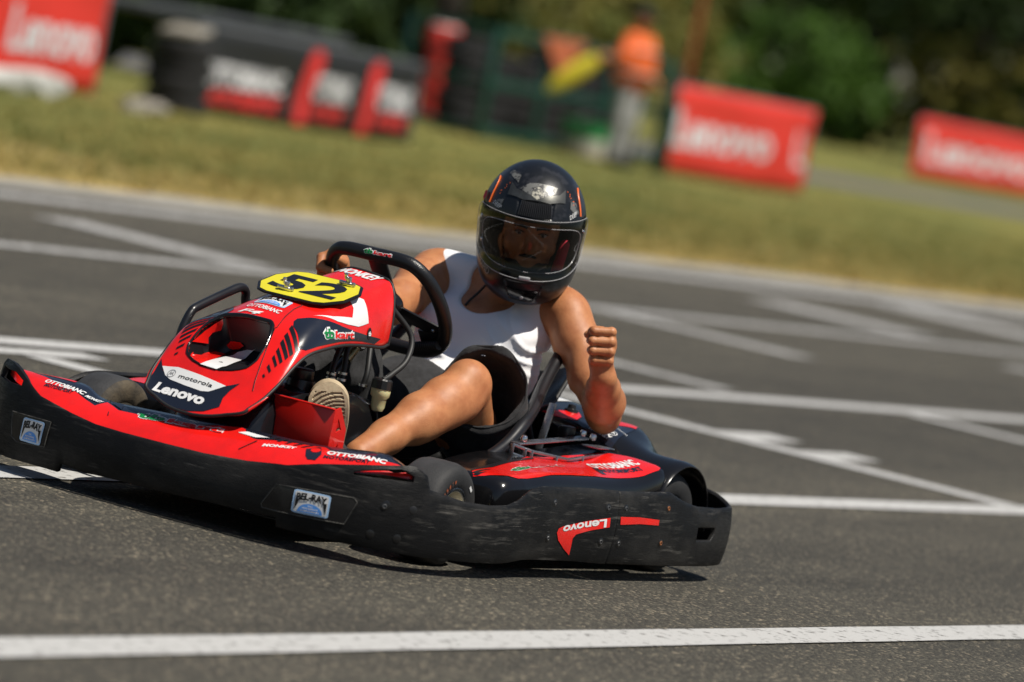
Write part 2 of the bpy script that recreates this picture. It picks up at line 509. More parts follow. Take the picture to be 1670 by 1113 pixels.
# ---- soft solids: signed distance field -> surface-nets mesh
class Field:
    def __init__(self, lo, hi, h):
        self.lo = np.array(lo, float); self.h = h
        self.n = np.ceil((np.array(hi) - self.lo) / h).astype(int) + 1
        self.d = np.full(self.n, 1.0, np.float32)
    def _box(self, lo, hi):
        a = np.clip(np.floor((np.array(lo) - self.lo) / self.h).astype(int), 0, self.n)
        b = np.clip(np.ceil((np.array(hi) - self.lo) / self.h).astype(int) + 1, 0, self.n)
        sl = tuple(slice(a[i], b[i]) for i in range(3))
        ax = [self.lo[i] + self.h * np.arange(a[i], b[i]) for i in range(3)]
        X, Y, Z = np.meshgrid(*ax, indexing='ij')
        return sl, X, Y, Z
    def put(self, fn, lo, hi, k=0.02, op='add'):
        pad = k + 4 * self.h
        sl, X, Y, Z = self._box(np.array(lo) - pad, np.array(hi) + pad)
        if X.size == 0: return
        b = fn(X, Y, Z).astype(np.float32); a = self.d[sl]
        if op == 'add':
            if k > 0:
                q = np.maximum(k - np.abs(a - b), 0) / k
                self.d[sl] = np.minimum(a, b) - q * q * k * 0.25
            else:
                self.d[sl] = np.minimum(a, b)
        elif op == 'sub':
            if k > 0:
                q = np.maximum(k - np.abs(a + b), 0) / k
                self.d[sl] = np.maximum(a, -b) + q * q * k * 0.25
            else:
                self.d[sl] = np.maximum(a, -b)
        elif op == 'and':
            self.d[sl] = np.maximum(a, b)
    def cone(self, a, b, ra, rb, k=0.02, op='add', sq=None):
        a = np.array(a, float); b = np.array(b, float); ab = b - a; L2 = max(ab @ ab, 1e-12)
        def fn(X, Y, Z):
            t = np.clip(((X - a[0]) * ab[0] + (Y - a[1]) * ab[1] + (Z - a[2]) * ab[2]) / L2, 0, 1)
            dx, dy, dz = X - a[0] - ab[0] * t, Y - a[1] - ab[1] * t, Z - a[2] - ab[2] * t
            return np.sqrt(dx * dx + dy * dy + dz * dz) - (ra + (rb - ra) * t)
        r = max(ra, rb)
        self.put(fn, np.minimum(a, b) - r, np.maximum(a, b) + r, k, op)
    def ell(self, c, r, k=0.02, op='add', rot=None):
        c = np.array(c, float); r = np.array(r, float)
        Rm = np.eye(3) if rot is None else np.array(rot)          # columns = local axes
        def fn(X, Y, Z):
            dx, dy, dz = X - c[0], Y - c[1], Z - c[2]
            l = [dx * Rm[0, i] + dy * Rm[1, i] + dz * Rm[2, i] for i in range(3)]
            k0 = np.sqrt(sum((l[i] / r[i]) ** 2 for i in range(3)))
            k1 = np.sqrt(sum((l[i] / r[i] ** 2) ** 2 for i in range(3))) + 1e-9
            return k0 * (k0 - 1) / k1
        m = np.abs(Rm) @ r
        self.put(fn, c - m, c + m, k, op)
    def mesh(self, smooth=0, keep=None):
        d, h = self.d, self.h
        s = d < 0
        nx, ny, nz = d.shape
        cs = [(i, j, k) for i in (0, 1) for j in (0, 1) for k in (0, 1)]
        cnt = np.zeros((nx - 1, ny - 1, nz - 1), np.int8)
        for i, j, k in cs:
            cnt += s[i:nx - 1 + i, j:ny - 1 + j, k:nz - 1 + k]
        act = (cnt > 0) & (cnt < 8)
        ijk = np.argwhere(act)
        idx = np.full(act.shape, -1, np.int32); idx[act] = np.arange(len(ijk))
        acc = np.zeros((len(ijk), 3)); w = np.zeros(len(ijk))
        for a in cs:
            for ax in range(3):
                if a[ax]: continue
                b = list(a); b[ax] = 1
                A = ijk + np.array(a); B = ijk + np.array(b)
                da = d[A[:, 0], A[:, 1], A[:, 2]]; db = d[B[:, 0], B[:, 1], B[:, 2]]
                m = (da < 0) != (db < 0)
                t = da[m] / (da[m] - db[m])
                p = np.repeat(np.array([a], float), m.sum(), 0); p[:, ax] += t
                acc[m] += p; w[m] += 1
        v = self.lo + h * (ijk + acc / w[:, None])
        F = []
        for ax in range(3):
            o1, o2 = [(1, 2), (2, 0), (0, 1)][ax]
            sl0 = [slice(None)] * 3; sl1 = [slice(None)] * 3
            sl0[ax] = slice(0, -1); sl1[ax] = slice(1, None)
            chg = s[tuple(sl0)] != s[tuple(sl1)]
            E = np.argwhere(chg)
            ok = (E[:, o1] > 0) & (E[:, o2] > 0) & (E[:, o1] < d.shape[o1] - 1) & (E[:, o2] < d.shape[o2] - 1)
            E = E[ok]
            ins = s[E[:, 0], E[:, 1], E[:, 2]]
            def cell(d1, d2):
                c = E.copy(); c[:, o1] += d1; c[:, o2] += d2
                return idx[c[:, 0], c[:, 1], c[:, 2]]
            q = np.stack([cell(-1, -1), cell(0, -1), cell(0, 0), cell(-1, 0)], 1)
            q[~ins] = q[~ins][:, ::-1]
            F.append(q)
        F = np.concatenate(F)
        F = F[(F >= 0).all(1)]
        for _ in range(smooth):
            acc = np.zeros_like(v); w = np.zeros(len(v))
            for e in range(4):
                a, b = F[:, e], F[:, (e + 1) % 4]
                np.add.at(acc, a, v[b]); np.add.at(w, a, 1)
                np.add.at(acc, b, v[a]); np.add.at(w, b, 1)
            k_ = np.full((len(v), 1), .5)
            if keep is not None: k_[np.linalg.norm(v - keep[0], axis=1) < keep[1]] = .12
            v = (1 - k_) * v + k_ * acc / np.maximum(w, 1)[:, None]
        return v, F

def np_ob(name, v, F, material, parent=None, smooth=True, **kw):
    me = bpy.data.meshes.new(name)
    n, m = len(v), len(F); k = F.shape[1]
    me.vertices.add(n); me.vertices.foreach_set("co", np.asarray(v, np.float32).ravel())
    me.loops.add(m * k); me.loops.foreach_set("vertex_index", np.asarray(F, np.int32).ravel())
    me.polygons.add(m); me.polygons.foreach_set("loop_start", np.arange(0, m * k, k, dtype=np.int32))
    me.polygons.foreach_set("loop_total", np.full(m, k, np.int32))
    if smooth: me.polygons.foreach_set("use_smooth", np.ones(m, bool))
    me.update(calc_edges=True); me.validate()
    me.materials.append(material)
    o = bpy.data.objects.new(name, me)
    return link(o, parent, **kw)
# ================================================================== SETTING
def asphalt_material():
    m = mat('track_asphalt', (0.06, 0.057, 0.05), 0.85)
    nt = m.node_tree; b = nt.nodes["Principled BSDF"]
    tc = nt.nodes.new("ShaderNodeTexCoord")
    def noise(scale, stretch=(1, 1, 1), detail=5):
        mp = nt.nodes.new("ShaderNodeMapping"); mp.inputs["Scale"].default_value = stretch
        nt.links.new(tc.outputs["Object"], mp.inputs[0])
        n = nt.nodes.new("ShaderNodeTexNoise"); n.inputs["Scale"].default_value = scale
        n.inputs["Detail"].default_value = detail
        nt.links.new(mp.outputs[0], n.inputs["Vector"]); return n
    vor = nt.nodes.new("ShaderNodeTexVoronoi"); vor.inputs["Scale"].default_value = 120
    nt.links.new(tc.outputs["Object"], vor.inputs["Vector"])
    sep = nt.nodes.new("ShaderNodeSeparateColor")
    nt.links.new(vor.outputs["Color"], sep.inputs[0])
    cr = nt.nodes.new("ShaderNodeValToRGB")
    e = cr.color_ramp.elements
    e[0].position = 0.0; e[0].color = (0.024, 0.021, 0.016, 1)
    e[1].position = 1.0; e[1].color = (0.26, 0.215, 0.15, 1)
    for p, c in ((0.45, (0.0405, 0.0370, 0.0275, 1)), (0.80, (0.063, 0.0570, 0.0415, 1)), (0.94, (0.118, 0.104, 0.076, 1))):
        x = e.new(p); x.color = c
    nt.links.new(sep.outputs[0], cr.inputs[0])
    big = noise(0.5, (0.10, 1.6, 1), 5)                # long worn bands along the track
    mid = noise(2.2, (0.6, 1.4, 1), 5)
    r1 = nt.nodes.new("ShaderNodeMapRange"); r1.inputs["From Min"].default_value = 0.3; r1.inputs["From Max"].default_value = 0.7
    r1.inputs["To Min"].default_value = 0.66; r1.inputs["To Max"].default_value = 1.34
    nt.links.new(big.outputs[0], r1.inputs["Value"])
    r2 = nt.nodes.new("ShaderNodeMapRange"); r2.inputs["From Min"].default_value = 0.3; r2.inputs["From Max"].default_value = 0.7
    r2.inputs["To Min"].default_value = 0.82; r2.inputs["To Max"].default_value = 1.18
    nt.links.new(mid.outputs[0], r2.inputs["Value"])
    rub = noise(2.6, (0.035, 1, 1), 3)                  # rubbered-in tyre lines along the track
    r3 = nt.nodes.new("ShaderNodeMapRange"); r3.inputs["From Min"].default_value = 0.54; r3.inputs["From Max"].default_value = 0.70
    r3.inputs["To Min"].default_value = 1.0; r3.inputs["To Max"].default_value = 0.62
    nt.links.new(rub.outputs[0], r3.inputs["Value"])
    m3 = nt.nodes.new("ShaderNodeMath"); m3.operation = 'MULTIPLY'
    nt.links.new(r3.outputs[0], m3.inputs[0]); nt.links.new(r2.outputs[0], m3.inputs[1])
    mu = nt.nodes.new("ShaderNodeMath"); mu.operation = 'MULTIPLY'
    nt.links.new(r1.outputs[0], mu.inputs[0]); nt.links.new(m3.outputs[0], mu.inputs[1])
    sc = nt.nodes.new("ShaderNodeVectorMath"); sc.operation = 'SCALE'
    nt.links.new(cr.outputs[0], sc.inputs[0]); nt.links.new(mu.outputs[0], sc.inputs["Scale"])
    nt.links.new(sc.outputs[0], b.inputs["Base Color"])
    bp = nt.nodes.new("ShaderNodeBump"); bp.inputs["Strength"].default_value = 0.85; bp.inputs["Distance"].default_value = 0.006
    nt.links.new(vor.outputs["Distance"], bp.inputs["Height"]); bp.invert = True
    nt.links.new(bp.outputs[0], b.inputs["Normal"])
    return m
M['asphalt'] = asphalt_material()
M['grass_ground'] = mat('dry_grass_ground', (0.088, 0.104, 0.014), 0.95, second=(0.25, 0.195, 0.040), var_scale=0.55, detail=9, bump=0.6, bump_scale=40, lo=0.44, hi=0.68, stretch=(0.5, 1.2, 1))
M['sand'] = mat('sandy_dry_verge', (0.42, 0.31, 0.12), 0.95, second=(0.20, 0.17, 0.06), var_scale=3, bump=0.5, bump_scale=60)
M['concrete'] = mat('pale_concrete', (0.30, 0.285, 0.25), 0.9, var=0.25, var_scale=3)
M['path'] = mat('grey_path_asphalt', (0.11, 0.108, 0.115), 0.9, var=0.25, var_scale=1)
def paint_material(name, wear):
    m = mat(name, (0.42, 0.418, 0.41), 0.8, second=(0.10, 0.096, 0.088), var_scale=34, detail=8, lo=wear, hi=wear + 0.10, bump=0.5, bump_scale=120)
    return m
M['paint'] = paint_material('white_road_paint', 0.56)
M['paint_worn'] = paint_material('worn_white_road_paint', 0.475)

def sheet(name, x0, y0, x1, y1, z, material, nx=1, **kw):
    vs_, fs_ = [], []
    for i in range(nx + 1):
        x = x0 + (x1 - x0) * i / nx
        vs_ += [(x, y0, z), (x, y1, z)]
    for i in range(nx):
        fs_.append((2 * i, 2 * i + 2, 2 * i + 3, 2 * i + 1))
    fs_ = orient(vs_, fs_, (0, 0, 1))
    return ob(name, vs_, fs_, material, None, smooth=False, kind='structure', **kw)

sheet('ground', -1500, -1500, 400, 900, -0.02, M['grass_ground'])
# track with a slightly uneven edge towards the grass
def strip(name, xs, ylo, yhi, z, material):
    vs_ = []
    for x in xs: vs_ += [(x, ylo(x), z), (x, yhi(x), z)]
    fs_ = [(2 * i, 2 * i + 2, 2 * i + 3, 2 * i + 1) for i in range(len(xs) - 1)]
    return ob(name, vs_, orient(vs_, fs_, (0, 0, 1)), material, None, smooth=False, kind='structure')
XS = list(np.arange(-260, -60, 8.0)) + list(np.arange(-60, 20, 0.25)) + list(np.arange(20, 80, 8.0))
_w = lambda x, a, f: a * (math.sin(x * f) + 0.6 * math.sin(x * f * 2.3 + 1.3) + 0.4 * math.sin(x * f * 5.1 + 0.7))
strip('verge', XS, lambda x: -10.6 + _w(x, 0.35, 1.1) + _w(x, .12, 7), lambda x: -8.0, -0.012, M['sand'])
strip('track', XS, lambda x: -8.62 + _w(x, 0.05, 1.7), lambda x: 40.0, 0.0, M['asphalt'])
strip('track_edge', XS, lambda x: -8.60 + _w(x, 0.05, 1.7), lambda x: -8.05 + _w(x, 0.03, 2.7), 0.004, M['concrete'])
sheet('path', -170, -27.6, -34, -24.2, -0.012, M['path'])

def painted(x0, y0, x1, y1, worn=False):
    n = max(2, int(max(abs(x1 - x0), abs(y1 - y0)) / 0.12)); n = min(n, 300)
    vs_, fs_ = [], []
    along_x = abs(x1 - x0) > abs(y1 - y0)
    for i in range(n + 1):
        t = i / n
        j1, j2 = random.uniform(-.004, .004), random.uniform(-.004, .004)
        if along_x:
            x = x0 + (x1 - x0) * t; vs_ += [(x, y0 + j1, 0.004), (x, y1 + j2, 0.004)]
        else:
            y = y0 + (y1 - y0) * t; vs_ += [(x0 + j1, y, 0.004), (x1 + j2, y, 0.004)]
    for i in range(n): fs_.append((2 * i, 2 * i + 2, 2 * i + 3, 2 * i + 1))
    return ob('painted_line', vs_, orient(vs_, fs_, (0, 0, 1)), M['paint_worn' if worn else 'paint'], None, smooth=False, kind='structure')
painted(-130, 1.205, 14, 1.355)
painted(-130, -.525, 12, -.375)
painted(-130, -2.745, 12, -2.60)
painted(-130, -5.50, 12, -5.345, True)
painted(-130, -7.75, 12, -7.50, True)
for x0, y0, x1, y1 in ((-5.36, -2.58, -5.18, -.535), (-8.84, -2.58, -8.66, -.535), (-1.92, -2.38, -1.76, -.535), (-12.3, -2.58, -12.1, -.535),
                       (-7.62, -4.7, -7.42, -2.87), (-11.05, -5.32, -10.75, -4.2), (-8.25, -6.75, -7.85, -5.6), (-15.8, -6.8, -15.2, -5.75),
                       (-19.1, -7.45, -18.3, -6.2), (-14.6, -4.7, -14.3, -3.4)):
    painted(x0, y0, x1, y1, worn=(y0 < -4))
painted(-2.28, -2.52, -1.50, -2.40)
painted(-5.78, -1.78, -5.37, -1.62)
painted(-5.78, -1.44, -5.37, -1.29)
# ================================================================== KART
kart = empty('go_kart', (0, 0, 0), 'red and black rental go-kart number 52 with black wraparound bumper', 'go-kart')

# ---- wraparound bumper: stations (x, y, top z, bottom z) round the left side, front centre to rear centre
LEFT = [(1.010, 0.0, .175, .060), (1.006, .12, .176, .063), (.999, .24, .184, .068), (.990, .325, .195, .070), (.988, .345, .197, .070),
        (.987, .350, .198, .048), (.967, .42, .217, .047), (.92, .527, .239, .045), (.86, .600, .254, .045), (.843, .614, .256, .045),
        (.815, .634, .238, .044), (.803, .641, .206, .044), (.69, .677, .187, .043), (.597, .692, .183, .042), (.521, .698, .186, .042),
        (.466, .697, .199, .044), (.425, .694, .216, .047), (.385, .690, .229, .050), (.34, .688, .234, .051), (.124, .692, .235, .049), (-.015, .711, .235, .047),
        (-.28, .719, .239, .045), (-.32, .719, .228, .045), (-.36, .72, .218, .045), (-.394, .72, .211, .045), (-.448, .72, .204, .045), (-.56, .717, .201, .045),
        (-.655, .704, .204, .047), (-.705, .675, .208, .05), (-.733, .625, .222, .05), (-.742, .56, .234, .05), (-.748, .40, .236, .055), (-.75, 0, .236, .06)]
RIGHT = [(1.006, -.12, .174, .058), (1.003, -.206, .176, .055), (.996, -.285, .186, .060), (.9955, -.29, .187, .038), (.983, -.395, .206, .038), (.968, -.45, .233, .036),
         (.948, -.50, .256, .036), (.93, -.53, .264, .037), (.86, -.600, .262, .04), (.843, -.614, .258, .04), (.815, -.634, .238, .044), (.803, -.641, .206, .044)]
RIGHT += [(x, -y, t, b) for x, y, t, b in LEFT[12:-1]]
ring = list(reversed(RIGHT)) + LEFT          # rear right -> front -> rear left (rear centre closes)

def bumper_columns(st):
    xy = np.array([(p[0], p[1]) for p in st]); out = []
    for i in range(len(st) - 1):
        p1, p2 = xy[i], xy[i + 1]
        p0 = xy[i - 1] if i > 0 else 2 * p1 - p2
        p3 = xy[i + 2] if i + 2 < len(st) else 2 * p2 - p1
        L = np.linalg.norm(p2 - p1)
        # centripetal-like tangents limited by the segment length
        m1 = (p2 - p0); m2 = (p3 - p1)
        m1 = m1 / (np.linalg.norm(m1) + 1e-9) * L; m2 = m2 / (np.linalg.norm(m2) + 1e-9) * L
        n = max(1, int(L / 0.013))
        for k in range(n):
            t = k / n
            h = (2*t**3 - 3*t*t + 1) * p1 + (t**3 - 2*t*t + t) * m1 + (3*t*t - 2*t**3) * p2 + (t**3 - t*t) * m2
            out.append((h[0], h[1], st[i][2] + (st[i + 1][2] - st[i][2]) * t, st[i][3] + (st[i + 1][3] - st[i][3]) * t))
    out.append(tuple(st[-1]))
    return out
BC = bumper_columns(ring)
def slit(x, y):
    """grab-slot window near each front corner -> (z low, z high) or None"""
    if y > 0 and x > .80:
        if .489 < y < .621:
            k = (y - .489) / (.621 - .489)
            lo_ = .209 + .009 * min(1, k / .9) ; hi_ = .2145 + .030 * min(1, k / .78) - (max(0, k - .8) / .2) * .016
            return lo_, hi_
    if y < 0 and x > .80 and -.60 < y < -.455:
        k = (-.455 - y) / (.60 - .455)
        return .216, .226 + .018 * min(1, k / .3)
    if y > .6 and -.548 < x < -.441:
        k = (x + .548) / (.548 - .441)
        return (.116 if k > .12 else .133 + 0 * k), .149
    return None
NR = 9
def bumper(name, cols, label=None):
    vs_, fs_ = [], []
    nr = NR + 2
    for x, y, t, b in cols:
        s = slit(x, y)
        lo_, hi_ = s if s else ((b + (t - b) * .70), (b + (t - b) * .86))
        zs = [b + (lo_ - b) * k / 6 for k in range(7)] + [hi_] + [hi_ + (t - hi_) * k / 3 for k in (1, 2, 3)]
        # slight belly: outward mid-height
        for z in zs:
            q = (z - b) / max(t - b, 1e-4)
            d = 0.010 * (1 - (2 * q - 1) ** 2) - (0.004 if q > .97 else 0)
            cx, cy = (x * 0.15, y * 0.15)
            n = V((x - cx, y - cy)); n.normalize()
            vs_.append((x + n.x * (d - .008), y + n.y * (d - .008), z))
    def sk(i, j):
        return j == 6 and slit(cols[i][0], cols[i][1]) and slit(cols[i + 1][0], cols[i + 1][1])
    fs_ = grid_faces(len(cols), nr, skip=sk)
    fs_ = orient(vs_, fs_, lambda c: V((c.x, c.y, 0)))
    o = ob(name, vs_, fs_, M['bumper'], kart)
    shell(o, 0.013, 0.0035, 2)
    if label: o['label'] = label
    return o, vs_, fs_
cut = [i for i, c in enumerate(BC) if c[1] > 0 and c[0] <= -.013][0]
cutR = [i for i, c in enumerate(BC) if c[1] < 0 and c[0] >= -.015][0]
front_bumper, bv1, bf1 = bumper('front_bumper', BC[cutR:cut + 1], 'scuffed black plastic front bumper wrapping round both front wheels')
rear_bumper_l, bv2, bf2 = bumper('rear_bumper', [(x - .003 if i == 0 else x, y, t, b) for i, (x, y, t, b) in enumerate(BC[cut:])], 'scuffed black rear left bumper section')
rear_bumper_r, bv3, bf3 = bumper('rear_bumper', BC[:cutR + 1])
target('bumper', bv1 + bv2, bf1 + [tuple(i + len(bv1) for i in f) for f in bf2])

# ---- front fairing shelf inside the bumper
def shelf_edge():
    inner = crom([(.80, -.625, .222), (.84, -.575, .238), (.84, -.50, .243), (.84, -.40, .248), (.845, -.345, .245), (.86, -.29, .228), (.868, -.22, .226), (.870, -.10, .232), (.870, 0, .236),
                  (.868, .12, .244), (.860, .24, .246), (.835, .34, .248), (.80, .42, .256), (.79, .49, .262), (.795, .545, .250), (.81, .61, .225)], 10)
    return inner
inner = shelf_edge()
outer = []
oc = [c for c in BC if c[0] > .80]
for p in inner:
    # matching point on the bumper plan by y
    best = min(oc, key=lambda c: abs(c[1] - p.y))
    n = V((best[0] * .85, best[1] * .85, 0)).normalized()
    z = min(best[2] - .010, .166 + .055 * max(0, min(1, (abs(best[1]) - .18) / .38)))
    outer.append(V((best[0] - n.x * .026, best[1] - n.y * .026, z)))
# smooth outer
for _ in range(3):
    outer = [outer[0]] + [(outer[i - 1] + outer[i] * 2 + outer[i + 1]) / 4 for i in range(1, len(outer) - 1)] + [outer[-1]]
sv, NS = [], 9
for a, b in zip(outer, inner):
    for k in range(NS):
        t = k / (NS - 1)
        p = a.lerp(b, t); p.z += 0.012 * math.sin(math.pi * t)
        sv.append(p)
    sv.append(b + V((-.012, 0, -.012))); sv.append(b + V((-.018, 0, -.06)))
sf = orient(sv, grid_faces(len(inner), NS + 2), (0.3, 0, 1))
front_fairing = ob('front_fairing', sv, sf, M['navy'], kart)
shell(front_fairing, 0.004)
target('shelf', sv, sf)

# ---- nose fairing
NST = [(.925, .250, .890, .150, .292), (.880, .305, .855, .165, .322), (.836, .362, .815, .172, .358), (.78, .430, .765, .175, .405), (.72, .492, .71, .175, .438),
       (.64, .537, .635, .175, .457), (.55, .572, .55, .175, .470), (.45, .602, .45, .175, .473), (.36, .627, .375, .172, .472), (.295, .643, .335, .165, .480)]
def nose_row(t):
    i = min(int(t), len(NST) - 2); f = t - i
    P = [np.array(NST[max(0, min(len(NST) - 1, i + d))]) for d in (-1, 0, 1, 2)]
    if i == 0: P[0] = 2 * P[1] - P[2]
    if i == len(NST) - 2: P[3] = 2 * P[2] - P[1]
    p0, p1, p2, p3 = P
    return .5 * (2 * p1 + (p2 - p0) * f + (2 * p0 - 5 * p1 + 4 * p2 - p3) * f * f + (3 * p1 - p0 - 3 * p2 + p3) * f ** 3)
def nose(t, s, sink=0.0):
    xc, zc, xe, ye, ze = nose_row(t)
    a = abs(s)
    # flat top to s = .7, rounded shoulder, then side wall
    y = ye * (1 - (1 - a) ** 1.0) if a < .7 else ye * (.7 + .3 * math.sin((a - .7) / .3 * math.pi / 2))
    drop = 0.05 * (a / .7) ** 2 if a < .7 else 0.05 + .95 * (1 - math.cos((a - .7) / .3 * math.pi / 2))
    if t < 1.6:                                     # rounded front lip: flatter, sweeps back
        q = max(0, 1 - t / 1.6)
        drop = drop * (1 - q) + (a ** 2.2) * q
    if s < 0 and t > 2.8:                           # the right shoulder is rounder than the left
        w_ = min(1, (t - 2.8) / 1.7); w_ = w_ * w_ * (3 - 2 * w_)
        drop = drop * (1 - w_) + max(drop, a ** 1.7) * w_
    z = zc + (ze - zc) * min(drop, 1)
    x = xc + (xe - xc) * (a ** 2.2)
    return V((x - sink, math.copysign(y, s), z))
NT_, NSS = 181, 121
TT = np.linspace(0, 9, NT_); SS = np.linspace(-1, 1, NSS)
OPC = -.012
def open_half(t):
    return float(np.interp(t, [1.98, 2.05, 2.15, 2.3, 2.6, 3.2, 3.6, 3.95, 4.06], [.02, .048, .070, .090, .101, .099, .091, .078, .066]))
def nose_y(t, y):
    return nose(t, y / nose_row(t)[3])
def in_open(t, s):
    if t < 2.0 or t > 4.05: return False
    return abs(s * nose_row(t)[3] - OPC) < open_half(t)
nv = [nose(t, s) for t in TT for s in SS]
def nskip(i, j):
    return in_open((TT[i] + TT[i + 1]) / 2, (SS[j] + SS[j + 1]) / 2)
nf = grid_faces(NT_, NSS, skip=nskip)
nf = orient(nv, nf, lambda c: V((.4, c.y * 2, .8)))
nose_o = ob('nose_fairing', nv, nf, M['red'], kart, label='glossy red nose fairing with black air scoop and sponsor lettering')
nose_o.modifiers.new('smooth_edge', 'SMOOTH').iterations = 0
shell(nose_o, 0.005, 0)
target('nose', nv, orient(nv, grid_faces(NT_, NSS), lambda c: V((.4, c.y * 2, .8))))
# black edging round the fairing rim
rim_path = [nose(0, s) for s in np.linspace(-1, 1, 40)] + [nose(t, 1) for t in np.linspace(0.1, 9, 60)] + [nose(9, s) for s in np.linspace(.97, -1, 30)] + [nose(t, -1) for t in np.linspace(8.9, .1, 60)]
tube('edge_trim', rim_path, 0.0042, M['hose'], nose_o, 8, closed=True)
# scoop: a basin sunk into the opening, deepest under its upper lip
SF = np.linspace(-1, 1, 43); KF = np.concatenate([np.linspace(0, .96, 34), [.985, 1.0]])
def scoop_pt(k, s):
    t = 1.985 + (4.07 - 1.985) * k
    side = min(1.0, (1 - abs(s)) / .07)
    dp = .105 * min(1.0, max(0, k - .03) / .75) ** 1.1 * side * (1 if k < .99 else 0)
    p = nose_y(t, OPC + (open_half(t) + .0015) * s)
    return p + V((-.62, 0, -.78)) * dp - V((0, 0, .0012))
fl = [scoop_pt(k, s) for k in KF for s in SF]
ff = orient(fl, grid_faces(len(KF), len(SF)), (0.5, 0, .8))
scoop = ob('air_scoop', fl, ff, M['black_vinyl'], nose_o, auto=math.radians(30))
target('scoop', fl, ff)
# black sheet painting in the shade of the intake throat (upper back wall of the basin)
th = [scoop_pt(k, s) + V((.003, 0, .001)) for k in (.52, .58, .64, .70, .76, .82, .88, .93, .96, .983, .9895, 1.0) for s in SF[1:-1]]
ob('throat_shade', th, orient(th, grid_faces(12, len(SF) - 2), (1, 0, .3)), M['black_vinyl'], nose_o)
lip = [nose_y(t, OPC - open_half(t)) for t in np.linspace(2.0, 4.02, 22)] + [nose_y(4.05, OPC + y) for y in np.linspace(-.064, .064, 20)] + [nose_y(t, OPC + open_half(t)) for t in np.linspace(4.02, 2.0, 22)] + [nose_y(2.0, OPC + y) for y in (.015, 0, -.015)]
tube('scoop_lip', [p + V((0, 0, .0008)) for p in lip], [.0028] * 14 + [.003 + .004 * min(1, min(k, 35 - k) / 8) for k in range(36)] + [.0028] * (len(lip) - 50), M['gloss_black'], nose_o, 8, closed=True)
lathe('scoop_screw', [(0, .003), (.006, .003), (.008, .001), (.008, -.004)], scoop_pt(.22, .0) + V((0, 0, .002)), (.3, 0, 1), M['black_vinyl'], nose_o, 14)

# ---- number plate
PL0 = V((.522, .026, .5865)); PS = -.31
pu = V((0, 1, 0)); pv = V((-1, 0, -PS)).normalized()
pn = pu.cross(pv)
OCT = [(-.128, -.045), (-.128, .02), (-.104, .060), (-.07, .092), (.05, .095), (.10, .082), (.130, .045), (.130, -.02), (.118, -.05), (.075, -.092), (.02, -.100), (-.075, -.092)]
OCT = [(-.130, -.040), (-.130, .030), (-.100, .085), (-.072, .097), (.072, .097), (.100, .085), (.130, .030), (.130, -.040), (.100, -.088), (.072, -.100), (-.072, -.100), (-.100, -.088)]
plate = slab('number_plate', OCT, (PL0, pu, pv), .005, M['black_vinyl'], kart, .0015, label='yellow number plate 52 with black border')
ip = [(x * .945, y * .935) for x, y in OCT]
lay('plate_face', ip, fan(ip), (PL0, pu, pv), None, .0012, M['yellow'], plate, 0)
text('number', '52', PL0 + pu * -.098 + pv * -.055, PL0 + pu * .098 + pv * -.055, pv, .112, None, .0024, M['black_vinyl'], plate, bold=.028, shear=.0, maxlen=0)
for yy in (-.035, .062):
    c = PL0 + pu * (yy if yy < 0 else yy) + pv * (-.060 if yy < 0 else .068)
    box('plate_clip', c + pn * .006, (.012, .040, .010), M['steel'], plate, .002, axes(pv, pu, pn))
    box('plate_clip', c + pn * .014 + pu * .006, (.010, .014, .022), M['steel'], plate, .003, axes(pv, pu, pn))
    lathe('bolt', [(0, .016), (.004, .015), (.0055, .011), (.004, .007), (.004, 0)], c + pn * .018 - pu * .002, pn, M['steel'], plate, 12)
    for d in (-.018, .02):
        lathe('bolt', [(0, .008), (.004, .0075), (.005, .004), (.005, 0)], c + pn * .004 + pu * d, pn, M['steel'], plate, 12)
for yy in (-.06, .07):
    tube('plate_stay', [PL0 + pu * yy - pn * .004, PL0 + pu * yy - pn * .03 - V((.02, 0, 0))], .005, M['black_tube'], plate, 8)

# ---- steering wheel and column
wn_ = V((-.7071, 0, .7071)); wv = V((.7071, 0, .7071)); wu = V((0, 1, 0)); WC = V((.072, -.012, .567))
def wp(a, b, c=0.0): return WC + wu * a + wv * b + wn_ * c
prof = [(-.085, .162), (0, .163), (.085, .162), (.122, .146), (.148, .105), (.160, .05), (.162, 0), (.156, -.05), (.138, -.10), (.105, -.138), (.06, -.157), (0, -.162), (-.06, -.157), (-.105, -.138), (-.138, -.10), (-.156, -.05), (-.162, 0), (-.160, .05), (-.148, .105), (-.122, .146)]
steer = tube('steering_wheel', [wp(p.x, p.y) for p in crom([(a, b, 0) for a, b in prof], 6, True)], .0182, M['grip'], kart, 16, closed=True, label='black padded flat-topped steering wheel')
target('steer', [v.co for v in steer.data.vertices], [tuple(p.vertices) for p in steer.data.polygons])
box('wheel_spoke', wp(0, .085), (.055, .16, .006), M['black_tube'], steer, .0015, axes(wu, wv, wn_))
box('wheel_spoke', wp(.085, -.055), (.15, .045, .006), M['black_tube'], steer, .0015, axes((wu * .93 - wv * .36).normalized(), (wv * .93 + wu * .36).normalized(), wn_))
box('wheel_spoke', wp(-.085, -.055), (.15, .045, .006), M['black_tube'], steer, .0015, axes((wu * .93 + wv * .36).normalized(), (wv * .93 - wu * .36).normalized(), wn_))
box('wheel_spoke', wp(.1, -.105), (.07, .05, .008), M['black_tube'], steer, .002, axes(wu, wv, wn_))
box('wheel_spoke', wp(-.1, -.105), (.07, .05, .008), M['black_tube'], steer, .002, axes(wu, wv, wn_))
lathe('wheel_hub', [(0, .008), (.035, .008), (.04, 0), (.036, -.03), (.02, -.045), (0, -.045)], WC, wn_, M['gloss_black'], steer, 24)
